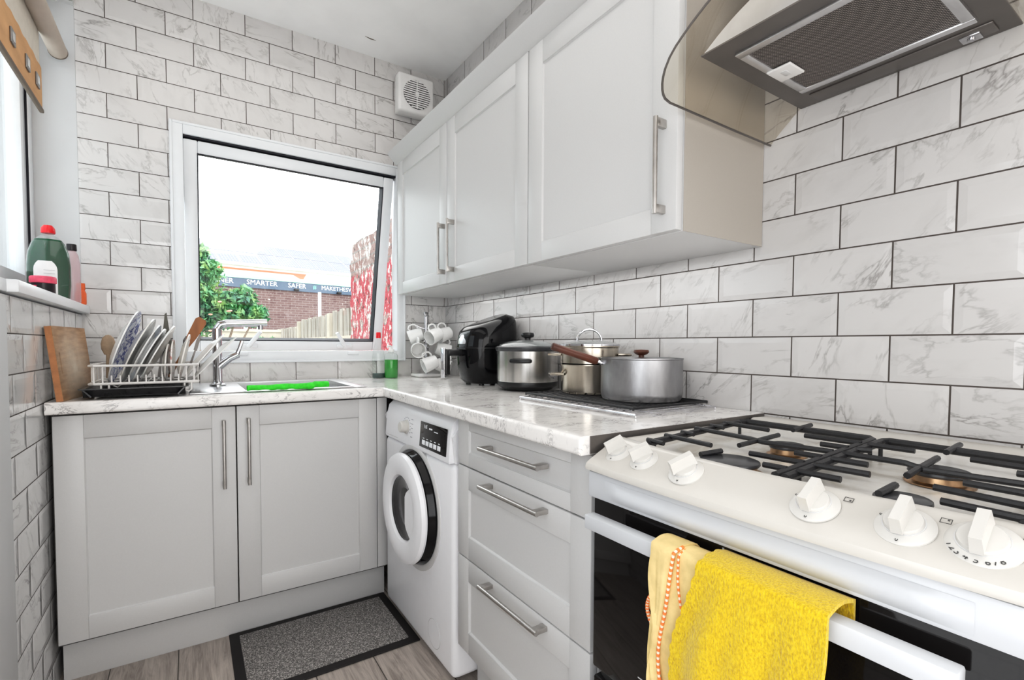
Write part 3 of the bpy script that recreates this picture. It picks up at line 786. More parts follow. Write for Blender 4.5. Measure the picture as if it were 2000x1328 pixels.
for i, (x, y, l, a, lab) in enumerate(((-1.385, -.365, .18, .10, 'steel fork standing in the rack left of the knife'), (-1.322, -.362, .165, .22, 'steel spoon standing in the rack right of the knife'), (-1.298, -.345, .15, .30, 'steel table knife standing in the rack below the spatula'))):
    f = thing(('fork', 'table_spoon', 'table_knife')[i], lab, 'cutlery', (x, y, .962), 'cutlery in the dish rack')
    q = Matrix.Rotation(a, 3, 'Y'); o = V((x, y, .962)); 
    b = MB(); b.prism([(-.005, 0), (-.003, l * .7), (.003, l * .7), (.005, 0)], -.001, .001, lambda u, v, w: o + q @ V((u, w, v))); part(f, 'handle', b, 'steel_dark')
    b = MB()
    if i == 0:
        b.prism([(-.003, l * .7), (-.011, l * .8), (-.011, l * .84), (.011, l * .84), (.011, l * .8), (.003, l * .7)], -.001, .001, lambda u, v, w: o + q @ V((u, w, v)))
        for k in (-.0095, -.0032, .0032, .0095): b.prism([(k - .0015, l * .84), (k - .001, l), (k + .001, l), (k + .0015, l * .84)], -.001, .001, lambda u, v, w: o + q @ V((u, w, v)))
        part(f, 'tines', b, 'steel_dark')
    elif i == 1:
        b.lathe([(0, -.025), (.012, -.016), (.016, .002), (.011, .02), (0, .026)], tuple(o + q @ V((0, 0, l * .7 + .022))), q, 20, 1, .3); part(f, 'bowl', b, 'steel_dark')
    else:
        b.prism([(-.006, l * .7), (-.008, l * .95), (-.004, l * 1.15), (.004, l * 1.1), (.006, l * .7)], -.0008, .0008, lambda u, v, w: o + q @ V((u, w, v))); part(f, 'blade', b, 'steel_dark')

# chopping board leaning on the left wall
cb = thing('chopping_board', 'worn wooden chopping board with a hand slot leaning on the left tiled wall', 'chopping board', (-1.626, -.66, .9105))
du_ = V((.141, .990, 0)); dv_ = V((-.105, .012, .9944)); dv_ = (dv_ - du_ * dv_.dot(du_)).normalized(); dw_ = du_.cross(dv_)
dw_ = dw_ if dw_.x < 0 else -dw_
o = V((-1.611, -.665, .9105)); o.z -= 0
BL, BH, BT = .275, .232, .018
b = MB()
F = lambda u, v, w: o + du_ * u + dv_ * v + dw_ * w
sl0, sl1, sv0, sv1 = .022, .032, .085, .150
for (u0, u1, v0, v1) in ((0, sl0, 0, BH), (sl1, BL, 0, BH), (sl0, sl1, 0, sv0), (sl0, sl1, sv1, BH)):
    b.prism([(u0, v0), (u1, v0), (u1, v1), (u0, v1)], 0, BT, F)
bmesh.ops.remove_doubles(b.bm, verts=b.bm.verts[:], dist=.0001)
part(cb, 'board', b, 'board_wood')
b = MB(); b.prism([(-.0006, .001), (0, .001), (0, BH - .001), (-.0006, BH - .001)], .001, BT - .001, F); part(cb, 'near_edge', b, 'board_edge', 'orange-brown end grain edge')

# ------------------------------------------------------------------ washing machine
wm = thing('washing_machine', 'white front-loading washing machine under the worktop corner', 'washing machine', (-.33, -.985, 0))
wy0, wy1, wx = -.672, -1.298, -.592
prof = [(-.03, .03), (-.598, .03), (-.606, .05), (-.612, .20), (-.613, .715), (-.03, .715)]
b = MB(); b.box(-.03, wx - .012, wy1, wy0, .022, .712, .022, 4); part(wm, 'casing', b, 'washer_white')
b = MB()
top = [(-.04, .714), (wx - .016, .714), (wx - .018, .722), (wx - .012, .80), (wx - .002, .842), (wx + .016, .858), (-.04, .860)]
b.prism(top, wy1 + .003, wy0 - .003, lambda u, v, w: V((u, w, v)))
bmesh.ops.bevel(b.bm, geom=[e for e in b.bm.edges if abs(e.verts[0].co.y - e.verts[1].co.y) < 1e-6 and e.verts[0].co.x < wx + .02 and e.verts[1].co.x < wx + .02], offset=.018, segments=4, affect='EDGES')
cp = part(wm, 'control_panel', b, 'washer_white')
b = MB(); b.box(-.045, wx + .004, wy1 + .004, wy0 - .004, .7115, .7145); part(wm, 'seam', b, 'panel_grey')
# panel face frame: follows the sloping face
pt = V((wx - .012, 0, .80)); pb = V((wx - .018, 0, .722)); pv = (pt - pb).normalized(); pn = V((0, -1, 0)).cross(pv); pn = pn if pn.x < 0 else -pn
PXF = frame_xf((pb.x, wy0, pb.z), (0, -1, 0), pv, pn)
b = MB(PXF); b.box(.375, .585, .010, .098, .0, .0025, .001); dsp = part(wm, 'display', b, 'black_glass')
b = MB(PXF)
for k in range(5): b.box(.398 + k * .031, .422 + k * .031, .020, .036, .002, .0034, .001)
part(dsp, 'button', b, 'screen_ink', 'row of five white touch buttons')
b = MB(PXF)
for k in range(5): b.box(.403 + k * .031, .415 + k * .031, .041, .0435, .002, .0031)
part(dsp, 'button_lettering', b, 'screen_ink')
part(dsp, 'screen_lettering', text_mb('1:1E', .017, PXF @ Matrix.Translation((.420, .083, .0027))), 'screen_ink')
b = MB(PXF); b.box(.45, .475, .078, .083, .002, .0031); part(dsp, 'screen_symbol', b, 'screen_ink')
b = MB(PXF); b.box(.49, .52, .074, .077, .002, .0031); part(dsp, 'screen_symbol', b, 'screen_ink')
b = MB(PXF @ Matrix.Translation((.243, .058, 0)))
b.lathe([(0, 0), (.026, 0), (.026, .004), (.022, .006), (.0205, .026), (.018, .028), (0, .028)]); part(wm, 'dial', b, 'knob_white')
b = MB(PXF)
for k in range(13):
    a = R(-120 + 20 * k) ; 
    for rr, l in ((.036, .008),):
        cx, cy = .243 + math.sin(a) * rr, .058 + math.cos(a) * rr
        b.box(cx - l * (.5 if math.sin(a) > -.3 else .5), cx + l * .5, cy - .0012, cy + .0012, 0, .0008)
for k in range(5): b.box(.285, .302, .026 + k * .016, .0285 + k * .016, 0, .0008)
part(wm, 'dial_marking', b, 'ink_light')
b = MB(PXF); b.box(.03, .16, .002, .0045, 0, .001); b.box(.02, .026, .055, .062, 0, .001); part(wm, 'drawer_line', b, 'panel_grey')
# door
DXF = lambda w: frame_xf((wx - .012 - w, -.985, .50), (0, -1, 0), (0, 0, 1), (-1, 0, 0))
b = MB(DXF(0)); b.lathe([(.226, -.004), (.226, .003), (.218, .006), (.205, .004), (.205, -.004)], seg=64); part(wm, 'door_surround', b, 'panel_grey')
b = MB(DXF(0)); b.lathe([(0, .002), (.203, .002), (.205, .010), (.196, .030), (.186, .034), (0, .034)], seg=64); dr = part(wm, 'door', b, 'black_gloss')
b = MB(DXF(0)); b.lathe([(.112, .040), (.120, .054), (.135, .060), (.175, .060), (.192, .054), (.197, .042), (.194, .034), (.112, .034)], seg=64); part(dr, 'door_ring', b, 'washer_white', 'white round door ring')
b = MB(DXF(0)); b.lathe([(0, .026), (.07, .034), (.112, .046), (.113, .040)], seg=48); part(dr, 'door_glass', b, 'washer_glass')
b = MB(DXF(0)); b.sheet(lambda u, v: V((.03 + .085 * u, (-.105 + .21 * v) * (.45 + .55 * u ** .6) , .050)) if True else None, 8, 12, .004); part(dr, 'door_handle', b, 'washer_white')
b = MB(); a = frame_xf((wx - .0122, -1.155, .108), (0, -1, 0), (0, 0, 1), (-1, 0, 0)); b.xf = a
b.lathe([(0, 0), (.047, 0), (.047, .0012), (0, .0012)], seg=40); b.mi = 1; b.lathe([(.047, 0), (.047, .0008), (.0495, .0008), (.0495, 0)], seg=40); part(wm, 'filter_cap', b, ['washer_white', 'panel_grey'])
for x in (-.56, -.08):
    for y in (wy0 - .06, wy1 + .06):
        b = MB(); b.cyl((x, y, 0), (x, y, .032), .02, seg=16); part(wm, 'foot', b, 'black_plastic')

# ------------------------------------------------------------------ cooker
ck = thing('gas_cooker', 'white freestanding gas cooker with black glass oven doors', 'cooker', (-.33, -2.245, 0))
cy0, cy1 = -1.945, -2.545
b = MB(); b.box(-.025, -.585, cy1, cy0, .02, .862, .004); part(ck, 'body', b, 'enamel_front')
# hob: rim and sunken well
b = MB()
b.prism([(-.01, .862), (-.01, .903), (-.075, .905), (-.11, .892), (-.13, .862)], cy0, cy1, lambda u, v, w: V((u, w, v)))
for s, ya in ((-1, cy0), (1, cy1)):
    b.prism([(0, .862), (0, .899), (.022, .899), (.045, .884), (.055, .862)], -.01, -.575, lambda u, v, w, s=s, ya=ya: V((w, ya + s * u, v)))
hob = part(ck, 'hob_rim', b, 'enamel')
b = MB(); b.prism([(-.05, .86), (-.05, .897), (-.57, .880), (-.57, .86)], cy1 + .02, cy0 - .02, lambda u, v, w: V((u, w, v))); part(ck, 'hob', b, 'enamel_well')
# control panel: bowed outwards in plan
lipx = -.648
pp = [(-.530, .866, .034), (-.535, .893, .034), (-.540, .900, .034), (-.553, .9035, .034), (-.566, .901, .033), (lipx + .012, .8675, .012), (lipx + .003, .862, .012), (lipx, .855, .012), (lipx + .001, .850, .012), (lipx + .006, .8485, .012), (-.53, .8485, .012)]
bow = lambda y: max(0, 1 - ((y + 2.245) / .30) ** 2)
b = MB(); rings = []
for i in range(25):
    y = cy0 + (cy1 - cy0) * i / 24
    rings.append([b.bm.verts.new((x - k * bow(y), y, z)) for x, z, k in pp])
for A_, B_ in zip(rings, rings[1:]):
    for i in range(len(pp)): j = (i + 1) % len(pp); b.bm.faces.new((A_[i], A_[j], B_[j], B_[i]))
b.bm.faces.new(rings[0][::-1]); b.bm.faces.new(rings[-1])
cpn = part(ck, 'control_panel', b, 'enamel')
b = MB(); b.box(-.58, lipx + .012, cy1, cy0, .8465, .849); part(ck, 'panel_gap', b, 'black_plastic')
b = MB(); b.box(-.57, lipx + .008, cy1, cy0, .796, .8465, .004)
fas = part(ck, 'front_fascia', b, 'enamel_front')
b = MB()
xs = lipx + .008
b.sheet(lambda u, v: V((xs - .0005 + .010 * math.sin(math.pi * v) ** 1.0 * min(1, min(u, 1 - u) * 14) * -.9, cy0 - .045 - .51 * u, .802 + .034 * v)), 40, 8)
part(fas, 'raised_band', b, 'enamel_front')
# knobs
sl = V((lipx + .012 - .012 * .8 - (-.566 - .033 * .8), 0, .8675 - .901)).normalized()      # down the slope
kv = -sl; kn_ = V((0, -1, 0)).cross(kv); kn_ = kn_ if kn_.z > 0 else -kn_
kpos = [(-1.992, 62), (-2.060, 58), (-2.152, 60), (-2.343, 88), (-2.434, 90), (-2.497, 92)]
for i, (y, ang) in enumerate(kpos):
    o = V((-.5995 - .0235 * bow(y), y, .8848))
    xf = frame_xf(o, (0, -1, 0), kv, kn_)
    b = MB(xf); R0 = .0285 if i < 5 else .031
    if i in (0, 1): R0 = .026
    b.lathe([(0, 0), (R0, 0), (R0, .002), (R0 * .72, .0075), (0, .0075)], seg=40)
    k = part(ck, 'knob', b, 'knob_white')
    b = MB(xf); b.lathe([(R0 * .70, .0072), (R0 * .705, .0085), (R0 * .66, .0085), (R0 * .66, .0072)], seg=40); part(k, 'ring', b, 'panel_grey')
    b = MB(xf @ Matrix.Translation((0, 0, .0075)) @ Matrix.Rotation(R(ang - 90), 4, 'Z'))
    r1 = R0 * .66
    b.lathe([(0, 0), (r1, 0), (r1, .003), (r1 * .95, .005), (0, .006)], seg=32)
    b.prism([(-.0056, -R0 * .74), (.0056, -R0 * .74), (.0060, R0 * .74), (-.0060, R0 * .74)], .003, .0235, lambda u, v, w: V((u * (1 - .10 * (w > .01)), v * (1 - .08 * (w > .01)), w)))
    part(k, 'grip', b, 'knob_white')
    def put(txt, aa, size, rr):
        a = R(aa); m = xf @ Matrix.Translation((math.sin(a) * rr, math.cos(a) * rr, .0052)) @ Matrix.Rotation(-a + math.pi, 4, 'Z')
        part(k, 'dial_digit', text_mb(txt, size, m, .0003), 'ink')
    if i == 5:
        for tx, aa in zip('12345678', (240, 227, 214, 197, 179, 161, 149, 137)): put(tx, aa, .0095, R0 * .85)
    else:
        put('0', 180 if i > 2 else 178, .0065, R0 * .86); put('0', 285, .006, R0 * .86)
    b = MB(xf @ Matrix.Translation((.030 if i > 2 else .026, .0235, 0)))
    if i > 2 or i in (0, 1):
        for (u0, u1, v0, v1) in ((-.005, .005, .003, .0036), (-.005, .005, -.0036, -.003), (-.005, -.0044, -.0036, .0036), (.0044, .005, -.0036, .0036)): b.box(u0, u1, v0, v1, 0, .0004)
        if i == 5: b.box(-.003, .003, -.002, -.0005, 0, .0004)
        else: b.box(.001, .003, -.0018 if i % 2 else .0004, 0 if i % 2 else .0022, 0, .0004)
        part(cpn, 'burner_symbol', b, 'ink')
# burners
zh = lambda x: .880 + (x + .57) * .0327
for (x, y, r) in ((-.545, -2.178, .046), (-.365, -2.178, .030), (-.365, -2.395, .037), (-.548, -2.410, .030)):
    b = MB(); b.lathe([(0, 0), (r * 1.10, 0), (r * 1.12, .002), (r * .92, .005), (r * .88, .014), (0, .014)], (x, y, zh(x)), seg=40)
    bn = part(ck, 'burner', b, 'brass', 'brass-coloured burner ring')
    b = MB(); b.lathe([(0, 0), (r * .95, 0), (r, .003), (r * .98, .0065), (r * .9, .008), (0, .0075)], (x, y, zh(x) + .0135), seg=40); part(bn, 'burner_cap', b, 'burner_cap')
# pan supports: two halves
zg = lambda x: .9035 + (x + .57) * .045
def rod(mb, a, c, r=.0050): mb.tube([V((a[0], a[1], zg(a[0]))), V((c[0], c[1], zg(c[0])))], r, 8)
SUP = (
    ([((-.552, -2.016), (-.245, -2.010)), ((-.245, -2.010), (-.226, -2.020), (-.226, -2.258), (-.240, -2.266)), ((-.240, -2.266), (-.578, -2.270))],
     [((-.545, -2.008), (-.548, -2.048)), ((-.488, -2.004), (-.497, -2.112)), ((-.440, -2.006), (-.442, -2.036)), ((-.387, -2.000), (-.398, -2.128), (-.408, -2.155), (-.402, -2.20), (-.392, -2.266)), ((-.340, -2.004), (-.342, -2.036)), ((-.292, -2.004), (-.300, -2.108)),
      ((-.548, -2.236), (-.546, -2.270)), ((-.500, -2.186), (-.495, -2.270)), ((-.442, -2.230), (-.440, -2.270)), ((-.350, -2.228), (-.347, -2.270)), ((-.301, -2.178), (-.297, -2.270)),
      ((-.462, -2.144), (-.331, -2.144)), ((-.267, -2.139), (-.190, -2.137)), ((-.566, -2.139), (-.520, -2.147))], ((-.25, -2.016), (-.535, -2.016), (-.25, -2.266), (-.535, -2.268))),
    ([((-.578, -2.284), (-.240, -2.279)), ((-.240, -2.279), (-.226, -2.287), (-.230, -2.500), (-.245, -2.512)), ((-.245, -2.512), (-.555, -2.518))],
     [((-.546, -2.284), (-.543, -2.340)), ((-.495, -2.284), (-.489, -2.354)), ((-.440, -2.284), (-.437, -2.332)), ((-.391, -2.280), (-.387, -2.362), (-.408, -2.390), (-.400, -2.45), (-.391, -2.516)), ((-.347, -2.282), (-.341, -2.302)), ((-.297, -2.280), (-.293, -2.344)),
      ((-.545, -2.446), (-.548, -2.516)), ((-.490, -2.424), (-.497, -2.516)), ((-.440, -2.440), (-.440, -2.516)), ((-.340, -2.47), (-.340, -2.516)), ((-.294, -2.412), (-.297, -2.514)),
      ((-.458, -2.386), (-.320, -2.380)), ((-.270, -2.377), (-.192, -2.374)), ((-.570, -2.393), (-.516, -2.392))], ((-.25, -2.282), (-.535, -2.282), (-.25, -2.512), (-.535, -2.516))))
for bars, rods, feet in SUP:
    b = MB()
    for pth in bars: b.tube([V((x, y, zg(x) - .003)) for x, y in pth], .0068, 8)
    for pth in rods: b.tube([V((x, y, zg(x) + .0015)) for x, y in pth], .0046, 8)
    for (x, y) in feet: b.cyl((x, y, zh(x)), (x, y, zg(x)), .0035, seg=8)
    part(ck, 'pan_support', b, 'cast_iron')
# oven doors
b = MB(); b.box(-.588, -.628, cy1 + .004, cy0 - .004, .458, .794, .004); od = part(ck, 'oven_door', b, 'black_glass')
b = MB(); b.box(-.660, -.684, -2.500, cy0 - .038, .754, .780, .003)
hb = part(od, 'handle', b, 'enamel_front', 'long white bar handle')
for y in (-2.21, -2.36):
    b = MB(); b.box(-.625, -.664, y - .010, y + .010, .756, .767, .002); part(hb, 'bracket', b, 'enamel_front')
b = MB(); b.box(-.6275, -.6285, cy1 + .12, cy0 - .12, .50, .502); part(od, 'glass_line', b, 'panel_grey')
b = MB(); b.box(-.6275, -.6287, -2.225, -2.222, .784, .790); part(od, 'position_mark', b, 'panel_grey')
b = MB(); b.box(-.588, -.625, cy1 + .004, cy0 - .004, .06, .438, .004); lo = part(ck, 'lower_oven_door', b, 'black_glass')
b = MB(); b.box(-.622, -.640, cy1 + .02, cy0 - .02, .424, .432, .002); b.box(-.622, -.640, cy1 + .02, cy0 - .02, .402, .407, .002)
for y in (cy0 - .03, cy1 + .03): b.box(-.622, -.639, y - .012, y + .012, .402, .432, .003)
part(lo, 'handle', b, 'handle_steel')
for z0, z1 in ((.438, .458), (.02, .06)):
    b = MB(); b.box(-.58, -.60, cy1, cy0, z0, z1); part(ck, 'door_gap_strip', b, 'panel_grey')

# ------------------------------------------------------------------ cloths on the oven handle
def hanging(name, label, mats, y0, y1, ztop, front, back, wob, edge, seed, lean_=0.0, xoff=0.0, thick=.003, n=(46, 60)):
    xb, xf_ = -.648 + xoff * .6, -.689 - xoff
    Lf, Lb = front, back; Lt = abs(xf_ - xb)
    tot = Lf + Lt + Lb
    b = MB()
    def fn(u, v):
        s = v * tot
        e = edge(u, v)
        y = y0 + (y1 - y0) * u + e
        if s < Lb:
            x, z = xb, ztop - (Lb - s)
        elif s < Lb + Lt:
            k = (s - Lb) / Lt; x = xb + (xf_ - xb) * k; z = ztop + .006 * math.sin(math.pi * k)
        else:
            d = s - Lb - Lt; x = xf_; z = ztop - d
            w = min(1, d / .10)
            x += -wob * w * (.6 + .6 * math.sin(u * 9 + seed + d * 6) + .3 * math.sin(u * 23 + seed * 2)) * .5
            y += -lean_ * d
            y += .004 * math.sin(d * 30 + seed) * w
        return V((x, y, z))
    b.sheet(fn, n[0], n[1], thick)
    return b, fn, (Lb, Lt, tot)
# pale duster
du = thing('duster', 'pale yellow cotton duster with orange stitched edge on the oven handle', 'cloth', (-.68, -2.19, .79))
b, fn, (Lb, Lt, tot) = hanging('duster', '', None, -2.147, -2.268, .783, .30, .12, .018, lambda u, v: .004 * math.sin(v * 18) * (1 - u), 1.0, .03)
part(du, 'cloth', b, 'duster_cotton', smooth=80)
b, fn2, _ = hanging('fold', '', None, -2.148, -2.182, .786, .29, .10, .008, lambda u, v: -.012 * u * math.sin(v * 7) , 2.4, .0, .006, .0025, (14, 50))
part(du, 'folded_layer', b, 'duster_cotton', smooth=80)
def stitched(path, r, name):
    # blanket stitch: alternating orange and pale wraps round a cord
    mbO, mbW = MB(), MB()
    L = [V(p) for p in path]
    acc = 0; k = 0
    for a, c in zip(L, L[1:]):
        (mbO if k % 2 == 0 else mbW).cyl(a, c, r * (1.15 if k % 2 == 0 else .9), seg=7); k += 1
    m = MB(); merge(m, mbO); m.mi = 1; merge(m, mbW)
    part(du, name, m, ['stitch_orange', 'stitch_white'], 'orange and white stitched edging')
def along(f, u, v0, v1, n, off): return [f(u(v0 + (v1 - v0) * i / n), v0 + (v1 - v0) * i / n) + V(off) for i in range(n + 1)]
vt = (Lb + Lt * .4) / tot
stitched(along(fn2, lambda v: 1.0, .30, 1.0, 72, (-.003, 0, 0)), .0024, 'stitching')
stitched(along(fn, lambda v: .42 + .12 * (v - .5), vt, 1.0, 80, (-.005, 0, 0)), .0016, 'stitching')
loop = [V((-.672, -2.140 + .016 * math.sin(math.pi * i / 30) * 1.2, .705 - .075 * (i / 30))) for i in range(31)]
stitched(loop, .0028, 'stitching')
b = MB(); b.sheet(lambda u, v: V((-.668 - .004 * math.sin(v * 5), -2.148 + (.026 * math.sin(math.pi * v)) * u, .712 - .082 * v)), 6, 14, .002); part(du, 'corner_flap', b, 'duster_cotton', smooth=80)

scal = lambda u, v: .0035 * abs(math.sin(v * 46)) * (1 - u) ** 8
ye = lambda v: 0
b, fn, _ = hanging('microfibre', '', None, -2.238, -2.397, .789, .205, .055, .020, lambda u, v: scal(u, v) + (1 - u) * .044 * math.sin(max(0, v - .35) * 2.4), 4.2, .0, .012, .005, (60, 70))
solo('microfibre_cloth', 'bright yellow microfibre cloth with a scalloped edge on the oven handle', 'cloth', b, 'yellow_microfibre', (-.69, -2.30, .79), smooth=80)

# ------------------------------------------------------------------ wall cabinets, cornice
def wall_cab(name, label, y0, y1, doors):
    t = thing(name, label, 'wall cabinet', (-.17, (y0 + y1) / 2, 1.352))
    b = MB(); b.box(-.002, -.327, y1, y0, 1.352, 2.04, .001); part(t, 'carcass', b, ['cabinet_paint'])
    for (a, c, hy) in doors:
        w = a - c - .004
        b = MB(FACE_L(-.329, a - .002, 1.354)); shaker(b, w, .684, th=.021, st=.072, rb=.06, rec=.006)
        d = part(t, 'door', b, 'cabinet_paint')
        b = MB(FACE_L(-.329, 0, 0)); bar_handle(b, (-hy, 1.392), (-hy, 1.612), .021, r=.0058, stand=.032); part(d, 'handle', b, 'handle_steel')
    return t
wall_cab('wall_cabinet', 'pale grey double-door wall cabinet beside the window', -.143, -1.330, ((-.143, -.734, -.712), (-.734, -1.330, -.800)))
t = wall_cab('wall_cabinet', 'pale grey single-door wall cabinet beside the cooker hood', -1.332, -1.915, ((-1.332, -1.915, -1.878),))
b = MB(); b.box(-.002, -.3275, -1.9165, -1.915, 1.352, 2.04); part(t, 'end_panel', b, 'cabinet_warm_shade', 'grey end panel with its warm shade painted in as taupe')
b = MB()
cpf = [(-.0, 2.041), (-.352, 2.041), (-.357, 2.046), (-.397, 2.088), (-.400, 2.096), (-.33, 2.096), (-.0, 2.094)]
b.prism(cpf[1:6] + [(-.33, 2.041)], -.118, -1.96, lambda u, v, w: V((u + .006, w - (.0), v)))
solo('cabinet_cornice', 'pale grey flared cornice strip along the top of the wall cabinets', 'cornice', b, 'cabinet_paint', (-.36, -1.0, 2.041))

# ------------------------------------------------------------------ cooker hood
hd = thing('cooker_hood', 'stainless steel cooker hood with curved glass canopy over the cooker', 'cooker hood', (-.2, -2.20, 1.677))
yc, hw, gw = -2.20, .19, .265
zarc = lambda y: 1.748 - 1.96 * (y - yc) ** 2
N = 24
b = MB()
pts = [(yc + hw - 2 * hw * i / N, zarc(yc + hw - 2 * hw * i / N) - .001) for i in range(N + 1)]
b.prism([(yc - hw, 1.677), (yc + hw, 1.677)] + pts[1:-1], -.002, -.40, lambda u, v, w: V((w, u, v)))
part(hd, 'body', b, 'steel_sheet', smooth=20)
b = MB(); b.box(-.002, -.402, yc - hw - .002, yc + hw + .002, 1.6755, 1.6785); part(hd, 'underside', b, 'steel_dark')
def gl(u, v):
    # rounded front corners
    y = yc + gw - 2 * gw * u; r = .07
    e = min(y - (yc - gw), (yc + gw) - y)
    xf_ = -.475 + (r - math.sqrt(max(0, r * r - (r - min(e, r)) ** 2)))
    return V((-.004 + (xf_ + .004) * v, y, zarc(y)))
b = MB()
us = [0, .005, .012, .022, .035, .05, .07, .10, .13] + [.13 + .74 * i / 24 for i in range(1, 25)] + [.90, .93, .95, .965, .978, .988, .995, 1]
n = len(us) - 1
b.sheet(lambda u, v: gl(us[min(n, int(round(u * n)))], v), n, 12, .005)
part(hd, 'glass_canopy', b, 'hood_glass', smooth=50)
b = MB(); eg = [gl(u, 1) + V((0, 0, .0025)) for u in us]; eg = [gl(0, 0), gl(0, .4)] + eg + [gl(1, .4), gl(1, 0)]
b.tube([p + V((0, 0, 0)) for p in eg], .0026, 6); part(hd, 'glass_edge', b, 'steel_dark', 'dark polished glass edge')
fy0, fy1, fx0, fx1 = -2.052, -2.352, -.355, -.088
b = MB()
b.box(fx0, fx0 + .018, fy1, fy0, 1.669, 1.677, .002); b.box(fx1 - .018, fx1, fy1, fy0, 1.669, 1.677, .002)
b.box(fx0 + .018, fx1 - .018, fy0 - .018, fy0, 1.669, 1.677, .002); b.box(fx0 + .018, fx1 - .018, fy1, fy1 + .018, 1.669, 1.677, .002)
ff = part(hd, 'filter_frame', b, 'steel_sheet')
b = MB(); b.box(fx0 + .016, fx1 - .016, fy1 + .016, fy0 - .016, 1.672, 1.676); part(ff, 'filter_mesh', b, 'filter_mesh')
b = MB(); b.box(-.245, -.185, -2.105, -2.055, 1.6655, 1.671, .006, 3); lt = part(ff, 'latch', b, 'white_plastic')
b = MB(); b.box(-.228, -.205, -2.088, -2.076, 1.664, 1.667, .001); part(lt, 'latch_slot', b, 'panel_grey')
b = MB(); b.box(-.018, -.062, yc - .165, yc + .145, 1.672, 1.676, .002); sw = part(hd, 'switch_strip', b, 'steel_dark')
b = MB(); b.box(-.022, -.05, -2.345, -2.315, 1.6685, 1.673, .002); b.cyl((-.036, -2.33, 1.6685), (-.036, -2.33, 1.665), .006, seg=14); part(sw, 'switch', b, 'chrome')
b = MB(); b.box(-.002, -.22, yc - .12, yc + .12, 1.752, CEIL - .002, .003); part(hd, 'chimney', b, 'steel_sheet')

# ------------------------------------------------------------------ extractor fan
ef = thing('extractor_fan', 'white square extractor fan with a round grille high in the corner', 'extractor fan', (-.215, -.04, 2.45))
ex0, ex1, ez0, ez1 = -.325, -.118, 2.350, 2.555
b = MB(); b.box(ex0 + .014, ex1 - .014, -.042, -.002, ez0 + .014, ez1 - .014, .004); part(ef, 'housing', b, 'white_plastic')
b = MB(); b.box(ex0, ex1, -.102, -.040, ez0, ez1, .014, 4); part(ef, 'cover', b, 'white_plastic')
ec = V(((ex0 + ex1) / 2, -.1035, (ez0 + ez1) / 2 - .002))
b = MB(); b.lathe([(0, 0), (.076, 0), (.076, .002), (0, .002)], tuple(ec), Matrix.Rotation(R(90), 3, 'X'), 40); part(ef, 'opening', b, 'black_plastic')
b = MB()
for k in range(-6, 7):
    z = k * .0115; w = math.sqrt(max(0, .076 ** 2 - z * z))
    b.box(ec.x - w, ec.x + w, ec.y - .006, ec.y - .002, ec.z + z - .0032, ec.z + z + .0032)
b.lathe([(0, 0), (.012, 0), (.012, .007), (0, .008)], tuple(ec), Matrix.Rotation(R(90), 3, 'X'), 20)
b.box(ec.x - .003, ec.x + .003, ec.y - .0065, ec.y - .002, ec.z - .075, ec.z + .075)
part(ef, 'grille', b, 'white_plastic')

# ------------------------------------------------------------------ door mat
dm = thing('doormat', 'dark grey speckled doormat with black border on the floor by the sink cabinet', 'doormat', (-.89, -.79, 0))
mx0, mx1, my0, my1 = -1.180, -.590, -1.003, -.596
b = MB(); b.box(mx0, mx1, my0, my1, .0005, .006, .002); part(dm, 'border', b, 'mat_border')
b = MB(); b.box(mx0 + .032, mx1 - .032, my0 + .032, my1 - .032, .004, .010, .003); part(dm, 'pile', b, 'mat_pile')

# ------------------------------------------------------------------ bottles on the worktop
bt = thing('dish_soap_bottle', 'clear squeezy bottle with a red cap and a little green liquid on the worktop', 'bottle', (-.445, -.11, .91))
c = (-.445, -.11, .91)
b = MB(); b.lathe([(0, .001), (.030, .001), (.032, .006), (.032, .10), (.027, .15), (.016, .19), (.012, .205), (.012, .215), (0, .215)], c, None, 32, 1.05, .8); part(bt, 'bottle', b, 'clear_plastic')
b = MB(); b.lathe([(0, .002), (.029, .002), (.0312, .006), (.0312, .026), (0, .027)], c, None, 32, 1.05, .8); part(bt, 'liquid', b, 'deep_green_liquid')
b = MB(); b.lathe([(0, .212), (.0125, .212), (.013, .216), (.0125, .238), (.010, .243), (0, .243)], c, None, 20); part(bt, 'cap', b, 'red_cap')
bt = thing('soap_dispenser', 'clear pump bottle half full of bright green soap on the worktop', 'bottle', (-.383, -.13, .91))
c = (-.383, -.13, .91)
b = MB(); b.lathe([(0, .001), (.034, .001), (.036, .006), (.036, .118), (.030, .130), (.014, .136), (.014, .142), (0, .142)], c, None, 32); part(bt, 'bottle', b, 'clear_plastic')
b = MB(); b.lathe([(0, .002), (.033, .002), (.0352, .007), (.0352, .098), (0, .099)], c, None, 32); part(bt, 'liquid', b, 'green_liquid')
b = MB(); b.lathe([(0, .140), (.015, .140), (.015, .152), (.006, .156), (.005, .172), (0, .172)], c, None, 20); b.tube([(c[0], c[1], c[2] + .168), (c[0] - .01, c[1] - .01, c[2] + .172), (c[0] - .028, c[1] - .018, c[2] + .166)], .005, 8); part(bt, 'pump', b, 'white_plastic')

